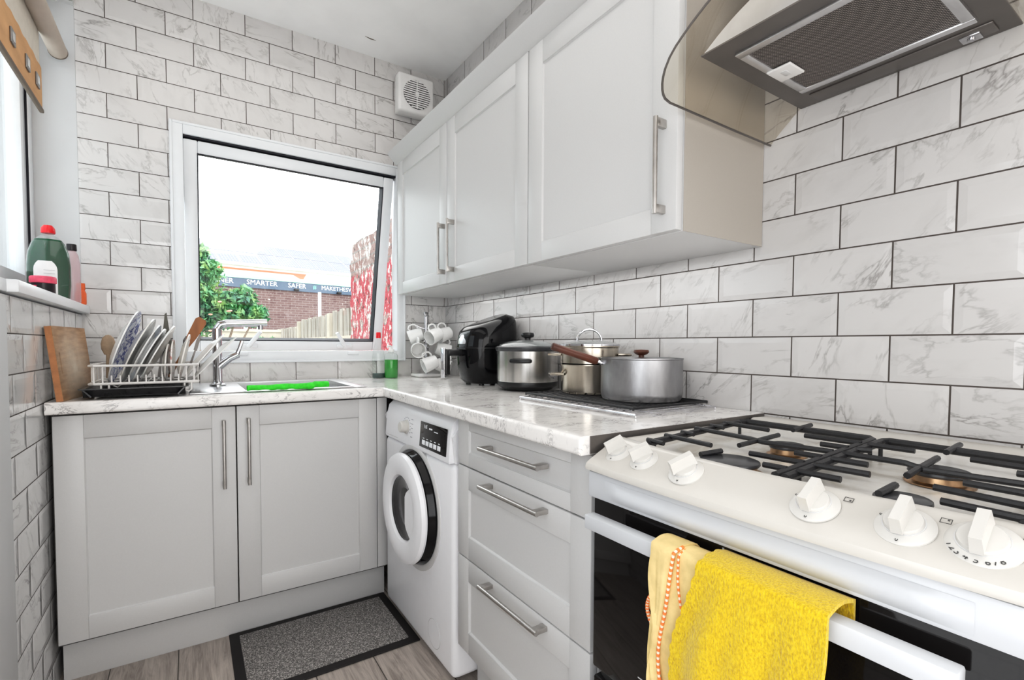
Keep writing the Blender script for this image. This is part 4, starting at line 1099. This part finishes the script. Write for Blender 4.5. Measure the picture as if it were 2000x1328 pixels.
# ------------------------------------------------------------------ mug tree and mugs
mc = V((-.180, -.125, .91))
mt = thing('mug_tree', 'white mug tree with round-topped pole in the worktop corner', 'mug tree', tuple(mc))
b = MB(); b.box(mc.x - .068, mc.x + .068, mc.y - .062, mc.y + .062, .9105, .928, .007, 3); part(mt, 'base', b, 'white_plastic')
b = MB(); b.cyl(mc + V((0, 0, .018)), mc + V((0, 0, .335)), .009, seg=14); b.lathe([(0, -.014), (.010, -.010), (.014, 0), (.010, .010), (0, .014)], tuple(mc + V((0, 0, .348))), None, 16); part(mt, 'pole', b, 'chrome')
armdirs = [((-1, .15), .265), ((.75, -.62), .275), ((-.55, -.83), .180), ((.95, .1), .19), ((-.1, -1), .150), ((-.85, .5), .15)]
for (dx, dy), h in armdirs:
    b = MB(); d = V((dx, dy, 0)).normalized(); p = mc + V((0, 0, h))
    b.tube([p, p + d * .03 + V((0, 0, .006)), p + d * .055 + V((0, 0, .018))], .0035, 8); part(mt, 'arm', b, 'chrome')
def mug_mesh():
    b = MB(); b.lathe([(0, 0), (.030, 0), (.034, .004), (.0385, .04), (.041, .078), (.0405, .080), (.038, .079), (.0355, .04), (.031, .007), (0, .005)], (0, 0, 0), None, 36)
    h = MB(); h.tube([(.038, 0, .062), (.050, 0, .068), (.063, 0, .060), (.066, 0, .042), (.060, 0, .026), (.048, 0, .018), (.037, 0, .018)], .0048, 10)
    return b, h
mg = thing('mug', 'x', 'mug', (0, 0, 0), 'white mugs on the mug tree')
b, h = mug_mesh(); part(mg, 'body', b, 'ceramic'); part(mg, 'handle', h, 'ceramic')
def place_mug(o, center, axis, label):
    """axis = direction of the mug opening; the handle points up"""
    ax = V(axis).normalized(); up = V((0, 0, 1)); hx_ = (up - ax * up.dot(ax)).normalized()
    q = Matrix((hx_, ax.cross(hx_), ax)).transposed().to_quaternion()
    loc = V(center) - ax * .04
    if o is mg: o.rotation_mode = 'QUATERNION'; o.rotation_quaternion = q; o.location = loc; o['label'] = label; return o
    return dup(mg, loc, q, label)
place_mug(mg, (-.226, -.095, 1.138), (-.85, .4, -.35), 'white mug at the upper left of the mug tree')
place_mug(0, (-.165, -.205, 1.138), (-.9, -.25, -.35), 'white mug hanging in front at the top of the mug tree')
place_mug(0, (-.083, -.155, 1.147), (-.9, -.1, -.30), 'white mug hanging at the upper right of the mug tree')
place_mug(0, (-.250, -.175, 1.062), (-.25, -.93, -.12), 'white mug turned with its open top to the room')
place_mug(0, (-.195, -.212, .987), (-.9, .1, -.35), 'white mug at the bottom left of the mug tree')
place_mug(0, (-.090, -.150, 1.060), (.9, -.25, -.3), 'white mug at mid height next to the air fryer handle')
place_mug(0, (-.105, -.190, .972), (.75, -.55, -.30), 'white mug at the bottom right of the mug tree')

# ------------------------------------------------------------------ air fryer
af = thing('air_fryer', 'glossy black air fryer with a silver-faced handle in the corner', 'air fryer', (-.155, -.735, .91))
ac = V((-.152, -.735, 0))
def egg(prof, seg=48, xs=1.0):
    m = MB()
    rings = []
    for (hx0, hx1, hy, z0, z1) in prof:
        ring = []
        for k in range(seg):
            a = 2 * math.pi * k / seg; ca, sa = math.cos(a), math.sin(a)
            e = 2.6
            px = (abs(ca) ** (2 / e)) * (1 if ca > 0 else -1); py = (abs(sa) ** (2 / e)) * (1 if sa > 0 else -1)
            x = px * (hx1 if ca > 0 else hx0); y = py * hy
            f = (x + hx0) / (hx0 + hx1)
            ring.append(m.bm.verts.new((ac.x + x, ac.y + y, z0 + (z1 - z0) * f)))
        rings.append(ring)
    for A, B_ in zip(rings, rings[1:]):
        for k in range(seg): m.bm.faces.new((A[k], A[(k + 1) % seg], B_[(k + 1) % seg], B_[k]))
    m.bm.faces.new(rings[0][::-1]); m.bm.faces.new(rings[-1])
    return m
b = egg([(.095, .105, .096, .918, .918), (.112, .115, .105, .935, .935), (.128, .125, .113, 1.0, 1.0), (.133, .132, .117, 1.072, 1.072), (.130, .134, .118, 1.085, 1.085), (.126, .134, .117, 1.12, 1.16), (.116, .132, .112, 1.145, 1.20), (.098, .122, .100, 1.163, 1.222), (.06, .09, .07, 1.178, 1.232)])
part(af, 'body', b, 'black_gloss', smooth=60)
b = egg([(.1335, .1335, .1185, 1.073, 1.073), (.1335, .1335, .1185, 1.077, 1.077)]); part(af, 'drawer_seam', b, 'black_plastic')
b = MB(); b.sheet(lambda u, v: V((ac.x - .1285 + .030 * v ** 2 - .003 + .022 * (2 * u - 1) ** 2, ac.y - .062 + .124 * u, 1.092 + .062 * v)), 14, 8, .002); part(af, 'control_screen', b, 'steel_sheet', 'silvery reflective control screen', smooth=60)
b = MB(); b.box(-.352, -.272, ac.y - .016, ac.y + .016, 1.040, 1.070, .008, 3); b.box(-.366, -.340, ac.y - .015, ac.y + .015, .955, 1.070, .008, 3); hn = part(af, 'handle', b, 'black_plastic')
b = MB(); b.box(-.374, -.364, ac.y - .0165, ac.y + .0165, .945, 1.076, .004, 3); part(hn, 'handle_face', b, 'chrome')
for dx in (-.06, .07):
    for dy in (-.06, .06):
        b = MB(); b.cyl((ac.x + dx, ac.y + dy, .9105), (ac.x + dx, ac.y + dy, .92), .012, seg=14); part(af, 'foot', b, 'black_plastic')

# ------------------------------------------------------------------ slow cooker
def to_cam(c, ang=0):
    d = V((-1.285 - c[0], -2.643 - c[1], 0)).normalized(); return Matrix.Rotation(R(ang), 3, 'Z') @ d
sc0 = V((-.150, -1.055, .91))
sl_ = thing('slow_cooker', 'brushed steel slow cooker with black base and glass lid', 'slow cooker', tuple(sc0))
Rr = .122
b = MB(); b.lathe([(0, .004), (Rr * .8, .004), (Rr * .84, .008), (Rr * .98, .018), (Rr, .032), (Rr * .99, .036), (0, .036)], tuple(sc0), None, 56); part(sl_, 'base', b, 'black_plastic')
b = MB(); b.lathe([(0, .034), (Rr * .985, .034), (Rr * 1.0, .040), (Rr * 1.0, .158), (0, .158)], tuple(sc0), None, 56); part(sl_, 'casing', b, 'steel')
b = MB(); b.lathe([(Rr * .95, .150), (Rr * 1.03, .156), (Rr * 1.05, .162), (Rr * 1.05, .170), (Rr * .98, .174), (Rr * .93, .172)], tuple(sc0), None, 56); part(sl_, 'rim', b, 'burner_cap')
b = MB(); b.lathe([(Rr * .97, .172), (Rr * .9, .180), (Rr * .6, .192), (Rr * .2, .199), (0, .200), (0, .197), (Rr * .6, .188), (Rr * .9, .175), (Rr * .97, .170)], tuple(sc0), None, 56); ld = part(sl_, 'lid', b, 'lid_glass')
b = MB(); b.lathe([(0, .198), (.012, .198), (.012, .206), (.024, .210), (.027, .218), (.024, .226), (.012, .229), (0, .229)], tuple(sc0), None, 28); part(ld, 'lid_knob', b, 'black_plastic')
for ang in (-12, 168):
    d = to_cam(sc0, ang); q = Matrix((V((0, 0, 1)).cross(d), V((0, 0, 1)), d)).transposed().to_4x4()
    b = MB(Matrix.Translation(sc0 + d * (Rr - .004) + V((0, 0, .118))) @ q)
    b.tube([(-.036, 0, .004), (-.033, 0, .016), (-.02, 0, .022), (.02, 0, .022), (.033, 0, .016), (.036, 0, .004)], .0085, 10); part(sl_, 'handle', b, 'black_plastic')
d = to_cam(sc0, 52); b = MB(); b.cyl(sc0 + d * (Rr - .002) + V((0, 0, .062)), sc0 + d * (Rr + .014) + V((0, 0, .062)), .013, seg=20); part(sl_, 'control_dial', b, 'chrome')

# ------------------------------------------------------------------ grill racks
def grill(name, label, x0, x1, y0, y1, z, n, loc, across):
    b = MB()
    b.tube([(x0, y0, z), (x1, y0, z), (x1, y1, z), (x0, y1, z)], .0036, 8, True)
    if across:
        for i in range(1, n): y = y0 + (y1 - y0) * i / n; b.tube([(x0, y, z), (x1, y, z)], .0026, 6)
        for f in (.3, .7): b.tube([(x0 + (x1 - x0) * f, y0, z - .0035), (x0 + (x1 - x0) * f, y1, z - .0035)], .0018, 6)
    else:
        for i in range(1, n): x = x0 + (x1 - x0) * i / n; b.tube([(x, y0, z), (x, y1, z)], .0018, 6)
        for f in (.12, .5, .88): b.tube([(x0, y0 + (y1 - y0) * f, z - .0035), (x1, y0 + (y1 - y0) * f, z - .0035)], .0018, 6)
    for (x, y) in ((x0, y0), (x1, y0), (x0, y1), (x1, y1)): b.cyl((x, y, z), (x, y, z - .0055), .003, seg=8)
    return solo(name, label, 'wire rack', b, 'wire_steel' if across else 'cast_iron', loc, 'wire racks under the pots')
grill('oven_rack', 'larger steel wire rack lying flat on the worktop, undermost of the stack', -.372, -.050, -1.325, -1.820, .9165, 14, (-.21, -1.57, .9105), True)
grill('oven_rack', 'smaller dark wire rack lying on the larger rack under the two pots', -.330, -.022, -1.300, -1.775, .9255, 13, (-.18, -1.54, .920), False)

# ------------------------------------------------------------------ steamer pot
pc = V((-.142, -1.405, .9285))
st = thing('steamer_pot', 'two-tier stainless steel steamer pot with arched lid handle', 'pot', tuple(pc))
r = .095
b = MB(); b.lathe([(0, 0), (r * .94, 0), (r, .006), (r, .088), (r * 1.02, .092), (r * 1.02, .096), (r * .97, .096), (r * .96, .008), (0, .005)], tuple(pc), None, 48); lp = part(st, 'lower_pan', b, 'old_steel')
b = MB(); b.lathe([(0, .096), (r * .93, .096), (r * 1.03, .100), (r * 1.03, .150), (r * 1.06, .154), (r * 1.06, .158), (r * .99, .158), (r * .98, .102), (0, .100)], tuple(pc), None, 48); part(st, 'steamer_tier', b, 'old_steel')
b = MB(); b.lathe([(r * 1.07, .158), (r * 1.07, .161), (r * .9, .168), (r * .4, .178), (0, .180), (0, .177), (r * .9, .164), (r * 1.03, .158)], tuple(pc), None, 48); ld = part(st, 'lid', b, 'lid_glass')
b = MB(); b.lathe([(r * 1.06, .157), (r * 1.085, .158), (r * 1.085, .163), (r * 1.05, .164)], tuple(pc), None, 48); part(ld, 'lid_rim', b, 'chrome')
dd = V((.84, -.54, 0)); b = MB(); b.tube([pc + dd * (.042 * math.cos(R(180 - a))) + V((0, 0, .172 + .042 * math.sin(R(a)))) for a in range(0, 181, 15)], .0038, 10); part(ld, 'lid_handle', b, 'chrome')
for (ang, z, rr) in ((-78, .062, r), (102, .062, r), (90, .128, r * 1.03), (-90, .128, r * 1.03)):
    d = to_cam(pc, ang); s_ = V((0, 0, 1)).cross(d); o_ = pc + d * rr + V((0, 0, z))
    b = MB(); b.tube([o_ - s_ * .03 - d * .003, o_ - s_ * .03 + d * .015, o_ - s_ * .018 + d * .038, o_ + s_ * .018 + d * .038, o_ + s_ * .03 + d * .015, o_ + s_ * .03 - d * .003], .0042, 8); part(st, 'handle', b, 'old_steel')

# ------------------------------------------------------------------ saucepan
pc = V((-.145, -1.636, .9285)); r = .119
pn_ = thing('saucepan', 'wide dull aluminium saucepan with a brown wooden handle', 'saucepan', tuple(pc))
b = MB(); b.lathe([(0, 0), (r * .95, 0), (r * .985, .008), (r, .02), (r, .118), (r * 1.015, .120), (r * 1.015, .1225), (r * .975, .1225), (r * .97, .012), (0, .008)], tuple(pc), None, 64); part(pn_, 'pan', b, 'aluminium')
b = MB(); b.lathe([(r * .97, .118), (r * .8, .121), (r * .3, .1235), (0, .124), (0, .120), (r * .97, .115)], tuple(pc), None, 48); ld = part(pn_, 'lid', b, 'aluminium')
b = MB(); b.lathe([(0, .123), (.008, .123), (.008, .130), (.018, .134), (.023, .140), (.021, .146), (0, .148)], tuple(pc), None, 24); part(ld, 'lid_knob', b, 'brown_wood')
hd_ = V((-.90, .44, 0)).normalized()
h0 = pc + hd_ * (r - .004) + V((0, 0, .105)); hv = (hd_ * .16 + V((0, 0, .052)))
b = MB(); b.tube([h0, h0 + hv * .16], .006, 10); hh = part(pn_, 'handle_bracket', b, 'chrome')
b = MB(); b.tube([h0 + hv * .13, h0 + hv * .16, h0 + hv * .6, h0 + hv * .98, h0 + hv], [.009, .0115, .0105, .0115, .009], 14); part(pn_, 'handle', b, 'brown_wood')

# ------------------------------------------------------------------ bottles on the windowsill
bc = V((-1.700, -.300, 1.243))
bt = thing('washing_up_bottle', 'large green washing-up liquid bottle with red cap on the windowsill', 'bottle', tuple(bc))
bp = [(0, .001), (.050, .001), (.056, .006), (.060, .06), (.060, .12), (.056, .165), (.045, .200), (.026, .222), (.016, .228), (.016, .236), (0, .236)]
b = MB(); b.lathe(bp, tuple(bc), None, 40, 1.0, .62); part(bt, 'bottle', b, 'clear_plastic')
b = MB(); b.lathe([(0, .003)] + [(x - .0015, z + (.001 if z < .01 else 0)) for x, z in bp[1:7]] + [(.036, .212), (0, .212)], tuple(bc), None, 40, 1.0, .62); part(bt, 'liquid', b, 'dark_green_liquid')
b = MB(); b.lathe([(0, .234), (.019, .234), (.020, .238), (.019, .252), (.012, .262), (0, .264)], tuple(bc), None, 24); part(bt, 'cap', b, 'red_cap')
b = MB()
def lab(u, v):
    a = R(-125 + 62 * u); z = .018 + .115 * v
    k = 1 - .45 * max(0, (v - .75) / .25) ** 2
    a = R(-94) + (a - R(-94)) * k
    return bc + V((math.cos(a) * .0612, math.sin(a) * .0612 * .62 - .0006, z))
b.sheet(lab, 14, 12, .0006); lb = part(bt, 'label_sticker', b, 'label_white')
b = MB()
for k in range(6):
    pts = [lab(.45 + .45 * i / 6, .22 + .10 * k) + V((0, -.0012, 0)) for i in range(7)]
    b.tube(pts, .0005, 4)
part(lb, 'print_line', b, 'ink_light')
jr = thing('small_jar', 'small pink-edged jar with dark contents in front of the green bottle', 'jar', (-1.694, -.425, 1.243))
b = MB(); b.lathe([(0, .001), (.028, .001), (.031, .006), (.031, .045), (.027, .05), (0, .05)], (-1.694, -.425, 1.243), None, 28); part(jr, 'jar', b, 'black_cap')
b = MB(); b.lathe([(.0315, .045), (.0345, .047), (.0345, .064), (.032, .068), (.026, .068), (.026, .05), (.031, .046)], (-1.694, -.425, 1.243), None, 28); part(jr, 'lid_ring', b, 'pink_red')
b = MB(); b.sheet(lambda u, v: V((-1.694 + .0316 * math.cos(R(-150 + 40 * u)), -.425 + .0316 * math.sin(R(-150 + 40 * u)), 1.25 + .03 * v)), 6, 3, .0006); part(jr, 'label_sticker', b, 'pink_red')
sb = thing('hand_wash_bottle', 'pale pink plastic bottle with a black cap behind the green bottle', 'bottle', (-1.663, -.135, 1.243))
c = (-1.663, -.135, 1.243)
b = MB(); b.lathe([(0, .001), (.023, .001), (.025, .006), (.025, .15), (.020, .185), (.012, .205), (0, .206)], c, None, 28); part(sb, 'bottle', b, 'pink_plastic')
b = MB(); b.lathe([(0, .203), (.015, .203), (.016, .206), (.015, .228), (0, .230)], c, None, 20); part(sb, 'cap', b, 'black_cap')
ob = thing('orange_bottle', 'small orange plastic bottle at the end of the windowsill', 'bottle', (-1.648, -.075, 1.243))
c = (-1.648, -.075, 1.243)
b = MB(); b.lathe([(0, .001), (.016, .001), (.018, .005), (.018, .045), (.013, .058), (0, .059)], c, None, 24); part(ob, 'bottle', b, 'orange_plastic')
b = MB(); b.lathe([(0, .057), (.013, .057), (.015, .062), (.014, .085), (0, .087)], c, None, 20); part(ob, 'cap', b, 'orange_plastic')

# ------------------------------------------------------------------ roller blind
rb = thing('roller_blind', 'cream roller blind with a tan eyelet border in the left window', 'blind', (-1.71, -.6, 2.23))
b = MB(); b.cyl((-1.700, -1.13, 2.232), (-1.700, -.055, 2.232), .030, seg=28); rl = part(rb, 'roller', b, 'roller_cover')
b = MB(); b.lathe([(0, 0), (.031, 0), (.031, .006), (.026, .010), (0, .011)], (-1.700, -.056, 2.232), Matrix.Rotation(R(-90), 3, 'X'), 28); part(rl, 'end_cap', b, 'dark_trim')
b = MB(); b.box(-1.7275, -1.7245, -1.12, -.215, 2.075, 2.24); fb = part(rb, 'fabric', b, 'cream_fabric')
b = MB()
def bnd(u, v):
    y = -1.12 + .915 * u
    zt_ = 2.090 + .0025 * math.sin(y * 75) + .002 * math.sin(y * 33)
    return V((-1.722, y, 1.940 + (zt_ - 1.940) * v))
b.sheet(bnd, 60, 4, .003); bd = part(rb, 'border', b, 'tan_fabric', 'tan border strip with square eyelets')
for y in (-.275, -.402, -.565, -.73, -.89, -1.05):
    b = MB(); b.box(-1.7215, -1.717, y - .022, y + .022, 1.992, 2.036, .001); b.mi = 1; b.box(-1.7175, -1.7160, y - .012, y + .012, 2.001, 2.027)
    part(bd, 'eyelet', b, ['screw', 'eyelet'])
b = MB(); b.box(-1.731, -1.718, -1.125, -.200, 1.928, 1.942, .003); part(rb, 'bottom_bar', b, 'dark_trim')

# ------------------------------------------------------------------ outside
b = MB(); b.box(-25, 25, .12, 45, -.25, -.12); struct('ground', b, 'ground')
# red painted brick wall of the yard
b = MB()
N = 40
prof2 = []
for i in range(N + 1):
    z = -.12 + 2.02 * i / N
    prof2.append((1.455 + .018 * math.sin(i * 2.1) + .012 * math.sin(i * 5.3) + (.03 if z < 1.75 else -.02 * (z - 1.75) * 10), z))
poly = [(.16, -.12)] + prof2 + [(1.2, 1.915), (.9, 1.900), (.6, 1.925), (.16, 1.92)]
b.prism(poly, -.15, .08, lambda u, v, w: V((w, u, v)))
solo('yard_wall', 'flaking red painted brick yard wall outside the window', 'wall', b, 'red_brick', (-.03, .8, -.12), smooth=20)
# timber fence in three stepped bays
for k, (y0, y1, zt_) in enumerate(((1.50, 2.62, 1.425), (2.72, 4.35, 1.405), (4.45, 6.9, 1.33))):
    f = thing('fence_panel', ('timber fence panel nearest the red brick wall', 'middle weathered timber fence panel in the yard', 'farthest timber fence panel beside the shop wall')[k], 'fence', (.0, (y0 + y1) / 2, -.12), 'fence panels along the yard')
    b = MB(); n = int((y1 - y0) / .11)
    for i in range(n):
        ya = y0 + (y1 - y0) * i / n
        b.box(-.04 + .012 * (i % 2), -.02 + .012 * (i % 2), ya, ya + (y1 - y0) / n * 1.04, .1, zt_ + .012 * math.sin(i * 2.3))
    part(f, 'boards', b, 'fence_wood')
    b = MB(); b.box(-.075, -.04, y0, y1, 1.13, 1.17); part(f, 'rail', b, 'beige_rail')
    b = MB(); b.box(-.06, .0, y1, y1 + .1, -.12, zt_ - .01); part(f, 'post', b, 'beige_rail')
for (x, y, zt_, w, lab) in ((.575, 6.0, 1.97, .045, 'tall white post standing behind the timber fence'), (-.540, 6.0, 1.70, .055, 'short white post beside the leafy bush'), (-.38, 6.0, 1.70, .018, 'thin pale pole in front of the dark brick wall')):
    b = MB(); b.box(x - w / 2, x + w / 2, y, y + w, -.12, zt_, .004)
    solo('garden_post', lab, 'post', b, 'concrete_post', (x, y, -.12), 'posts outside the window')
b = MB(); b.box(-2.2, -.15, 5.2, 5.26, -.12, 1.265); b.box(-2.2, -.15, 5.18, 5.28, 1.265, 1.30)
solo('low_fence', 'low pale beige garden fence beneath the bush', 'fence', b, 'beige_rail', (-1.2, 5.2, -.12))

def bush(name, label, c, rad, n, seed, trunk, flowers=0, clumps=None):
    rnd = random.Random(seed)
    t = thing(name, label, 'bush', (c[0], c[1], -.12))
    b = MB(); bm = b.bm
    def leaf(p, s, mi):
        a = V((rnd.gauss(0, 1), rnd.gauss(0, 1), rnd.gauss(0, 1))).normalized(); d = a.orthogonal().normalized(); e = a.cross(d)
        d = d * math.cos(1) + e * math.sin(rnd.random() * 6)
        e = a.cross(d).normalized(); d.normalize()
        vs = [bm.verts.new(p - d * s), bm.verts.new(p + e * s * .45), bm.verts.new(p + d * s), bm.verts.new(p - e * s * .45)]
        f = bm.faces.new(vs); f.material_index = mi
    for i in range(n):
        cl = rnd.choice(clumps)
        while True:
            v = V((rnd.uniform(-1, 1), rnd.uniform(-1, 1), rnd.uniform(-1, 1)))
            if v.length < 1: break
        v = v * (.55 + .45 * rnd.random())
        p = V(c) + V(cl[:3]) + V((v.x * cl[3], v.y * cl[3] * .8, v.z * cl[3] * .9))
        leaf(p, rnd.uniform(.02, .045), 0)
    part(t, 'foliage', b, ['leaf', 'flower'])
    if flowers:
        b = MB()
        for i in range(flowers):
            cl = rnd.choice(clumps[:3]); p = V(c) + V(cl[:3]) + V((rnd.uniform(-.7, .7) * cl[3], -cl[3] * .75, rnd.uniform(-.7, .3) * cl[3]))
            b.lathe([(0, -.010), (.020, 0), (.016, .010), (0, .013)], tuple(p), None, 8)
        part(t, 'flower', b, 'flower')
    b = MB()
    for cl in clumps: b.tube([V((c[0], c[1], -.12)), V((c[0] + cl[0] * .4, c[1] + cl[1] * .4, .7)), V(c) + V(cl[:3])], [.025, .018, .006], 6)
    part(t, 'stem', b, 'twig')
bush('garden_bush', 'leafy green bush with pinkish flowers at the left of the window view', (-1.22, 3.4, 1.48), .5, 7000, 3, 1, 8,
     [(.05, 0, .10, .28), (.25, .0, .0, .26), (.10, 0, -.12, .26), (.06, 0, .36, .22), (-.2, 0, .2, .34), (.42, .05, .08, .20), (-.35, 0, -.1, .3), (.55, 0, -.08, .16), (.0, 0, .56, .14)])
bush('low_shrub', 'small bright green shrub below the tap spout outside', (-.50, 4.2, 1.06), .3, 900, 9, 1, 0, [(0, 0, .0, .14), (.1, 0, .02, .12), (-.09, 0, -.02, .12)])

# shop building with sign and solar roof
sh = thing('shop_building', 'shop building with dark sign band and solar panels beyond the garden', 'building', (1.5, 14.2, -.12), rotz=R(8.5))
SX = Matrix.Translation((0, 14.06, 0)) @ Matrix.Rotation(R(8.5), 4, 'Z')
def sm(): return MB(SX)
b = sm(); b.box(-9, 14, 0, 7, -.12, 2.80); part(sh, 'brick_wall', b, 'brown_brick')
b = sm(); b.box(-9, 14, -.06, 0, 2.80, 3.075); sg = part(sh, 'sign_band', b, 'shop_sign')
b = sm(); b.box(-9, 14, -.08, 0, 3.075, 3.10); b.box(-9, 14, -.055, 0, 3.10, 3.16); part(sh, 'green_strip', b, 'shop_green')
b = sm(); b.box(-9, 14, -.05, 0, 3.16, 3.42); part(sh, 'fascia', b, 'shop_white')
b = sm(); b.prism([(-1.1, 3.36), (1.55, 3.36), (1.95, 3.36), (1.86, 3.20), (1.76, 3.20), (1.55, 3.31), (-1.1, 3.31)], -.075, -.05, lambda u, v, w: V((u, w, v))); part(sh, 'awning_trim', b, 'shop_orange')
TX = SX @ Matrix.Rotation(R(90), 4, 'X')
b = MB()
for txt, x, s in (('CLEANER', -.62, .21), ('SMARTER', .62, .21), ('SAFER', 1.66, .21), ('MAKETHESWITCH', 3.22, .19)):
    merge(b, text_mb(txt, s, TX @ Matrix.Translation((x, 2.965, .064)), .004))
part(sg, 'lettering', b, 'sign_white')
b = MB(); merge(b, text_mb('#', .19, TX @ Matrix.Translation((2.22, 2.965, .064)), .004)); part(sg, 'hashtag', b, 'sign_green')
for x in (1.62, 3.02):
    b = sm(); b.box(x - .07, x + .07, -.2, -.06, 2.80, 2.87, .02); part(sg, 'sign_lamp', b, 'black_plastic')
b = sm(); b.prism([(-.35, 3.42), (-.35, 3.46), (3.6, 5.40), (7.2, 3.60), (7.2, 3.42)], -9, 14, lambda u, v, w: V((w, u, v))); part(sh, 'roof', b, 'shop_white')
ra = math.atan2(1.94, 3.95)
RX = SX @ Matrix.Translation((0, -.35, 3.46)) @ Matrix.Rotation(ra, 4, 'X')
for r_ in range(2):
    for k in range(11):
        x = -1.72 + k * .585
        b = MB(RX); b.box(x, x + .555, .12 + r_ * 1.02, 1.10 + r_ * 1.02, .004, .012); part(sh, 'solar_panel', b, 'solar_panel')
# neighbour seen through the left window, stretched tall and long to block sky light
nb = thing('neighbour_house', 'pale rendered neighbouring house beyond the left window', 'house', (-5.2, 2.2, -.12))
b = MB(); b.box(-7.0, -3.5, -7.5, 12, -.12, 4.6); part(nb, 'wall', b, 'pale_render')
b = MB(); b.prism([(-7.2, 4.6), (-3.3, 4.6), (-3.3, 4.7), (-5.25, 6.0), (-7.2, 4.7)], -7.7, 12.2, lambda u, v, w: V((u, w, v))); part(nb, 'roof', b, 'shop_white')

# ------------------------------------------------------------------ light
sc_ = bpy.context.scene
wd_ = bpy.data.worlds.new('sky'); sc_.world = wd_; wd_.use_nodes = True
t = wd_.node_tree
bg = t.nodes['Background']; 
tc = t.nodes.new('ShaderNodeTexCoord'); sp_ = t.nodes.new('ShaderNodeSeparateXYZ'); t.links.new(tc.outputs['Generated'], sp_.inputs[0])
cr_ = t.nodes.new('ShaderNodeValToRGB'); t.links.new(sp_.outputs[2], cr_.inputs[0])
cr_.color_ramp.elements[0].position = .0; cr_.color_ramp.elements[0].color = (.97, .985, 1, 1); cr_.color_ramp.elements[1].position = .6; cr_.color_ramp.elements[1].color = (.94, .97, 1, 1)
t.links.new(cr_.outputs[0], bg.inputs[0]); bg.inputs[1].default_value = 4.6
def area(name, loc, target, sx, sy, power, col=(1, 1, 1)):
    l = bpy.data.lights.new(name, 'AREA'); l.shape = 'RECTANGLE'; l.size = sx; l.size_y = sy; l.energy = power; l.color = col
    o = bpy.data.objects.new(name, l); COL.objects.link(o); o.location = loc
    o.rotation_euler = (V(target) - V(loc)).to_track_quat('-Z', 'Y').to_euler(); return o
area('ceiling_fill', (-.95, -2.1, CEIL - .03), (-.95, -2.1, 0), 1.3, 3.4, 14, (1, .98, .95))  # broad fill added below the ceiling to brighten the room, no real fitting
area('camera_flash', (-.85, -4.1, 1.05), (-.80, 0, .9), 1.5, 1.7, 26, (1, .985, .97))
area('side_fill', (-1.62, -2.40, .95), (0, -1.9, .75), 1.6, 1.4, 20, (.94, .97, 1))

area('cabinet_fill', (-.17, -1.05, 1.345), (-.17, -1.05, .9), .18, 1.6, 2.2, (1, .99, .97))  # unseen fill added under the wall cabinets to lift the worktop and tiles

# ------------------------------------------------------------------ camera
cam = bpy.data.cameras.new('camera'); co = bpy.data.objects.new('camera', cam); COL.objects.link(co)
rt = V((0.8394622391543745, -0.5434052203439018, 0.0037303534576997857)); up = V((0.016371295361653423, 0.032150977513469285, 0.9993489357242092)); fw = V((0.5431713631277936, 0.8388546245613264, -0.03588577893777324))
m = Matrix.Identity(4)
for k in range(3): m[k][0] = rt[k]; m[k][1] = up[k]; m[k][2] = -fw[k]
m[0][3], m[1][3], m[2][3] = -1.2849259273781568, -2.6428731545698203, 1.0877929274613967
co.matrix_world = m
cam.sensor_fit = 'HORIZONTAL'; cam.sensor_width = 36; cam.lens = 950.983427744171 / 2000 * 36
cam.shift_x = 13.428913282958904 / 2000; cam.shift_y = 44.10137075752507 / 2000
cam.clip_start = .02; cam.clip_end = 200
sc_.camera = co
sc_.view_settings.view_transform = 'Standard'
sc_.view_settings.look = 'None'
sc_.view_settings.exposure = 0
sc_.view_settings.use_curve_mapping = True
cm_ = sc_.view_settings.curve_mapping; cc_ = cm_.curves[3]
for p_ in ((.03, .020), (.16, .130), (.50, .51)): cc_.points.new(*p_)
cm_.update()
sc_.cycles.max_bounces = 10; sc_.cycles.diffuse_bounces = 6; sc_.cycles.transparent_max_bounces = 24
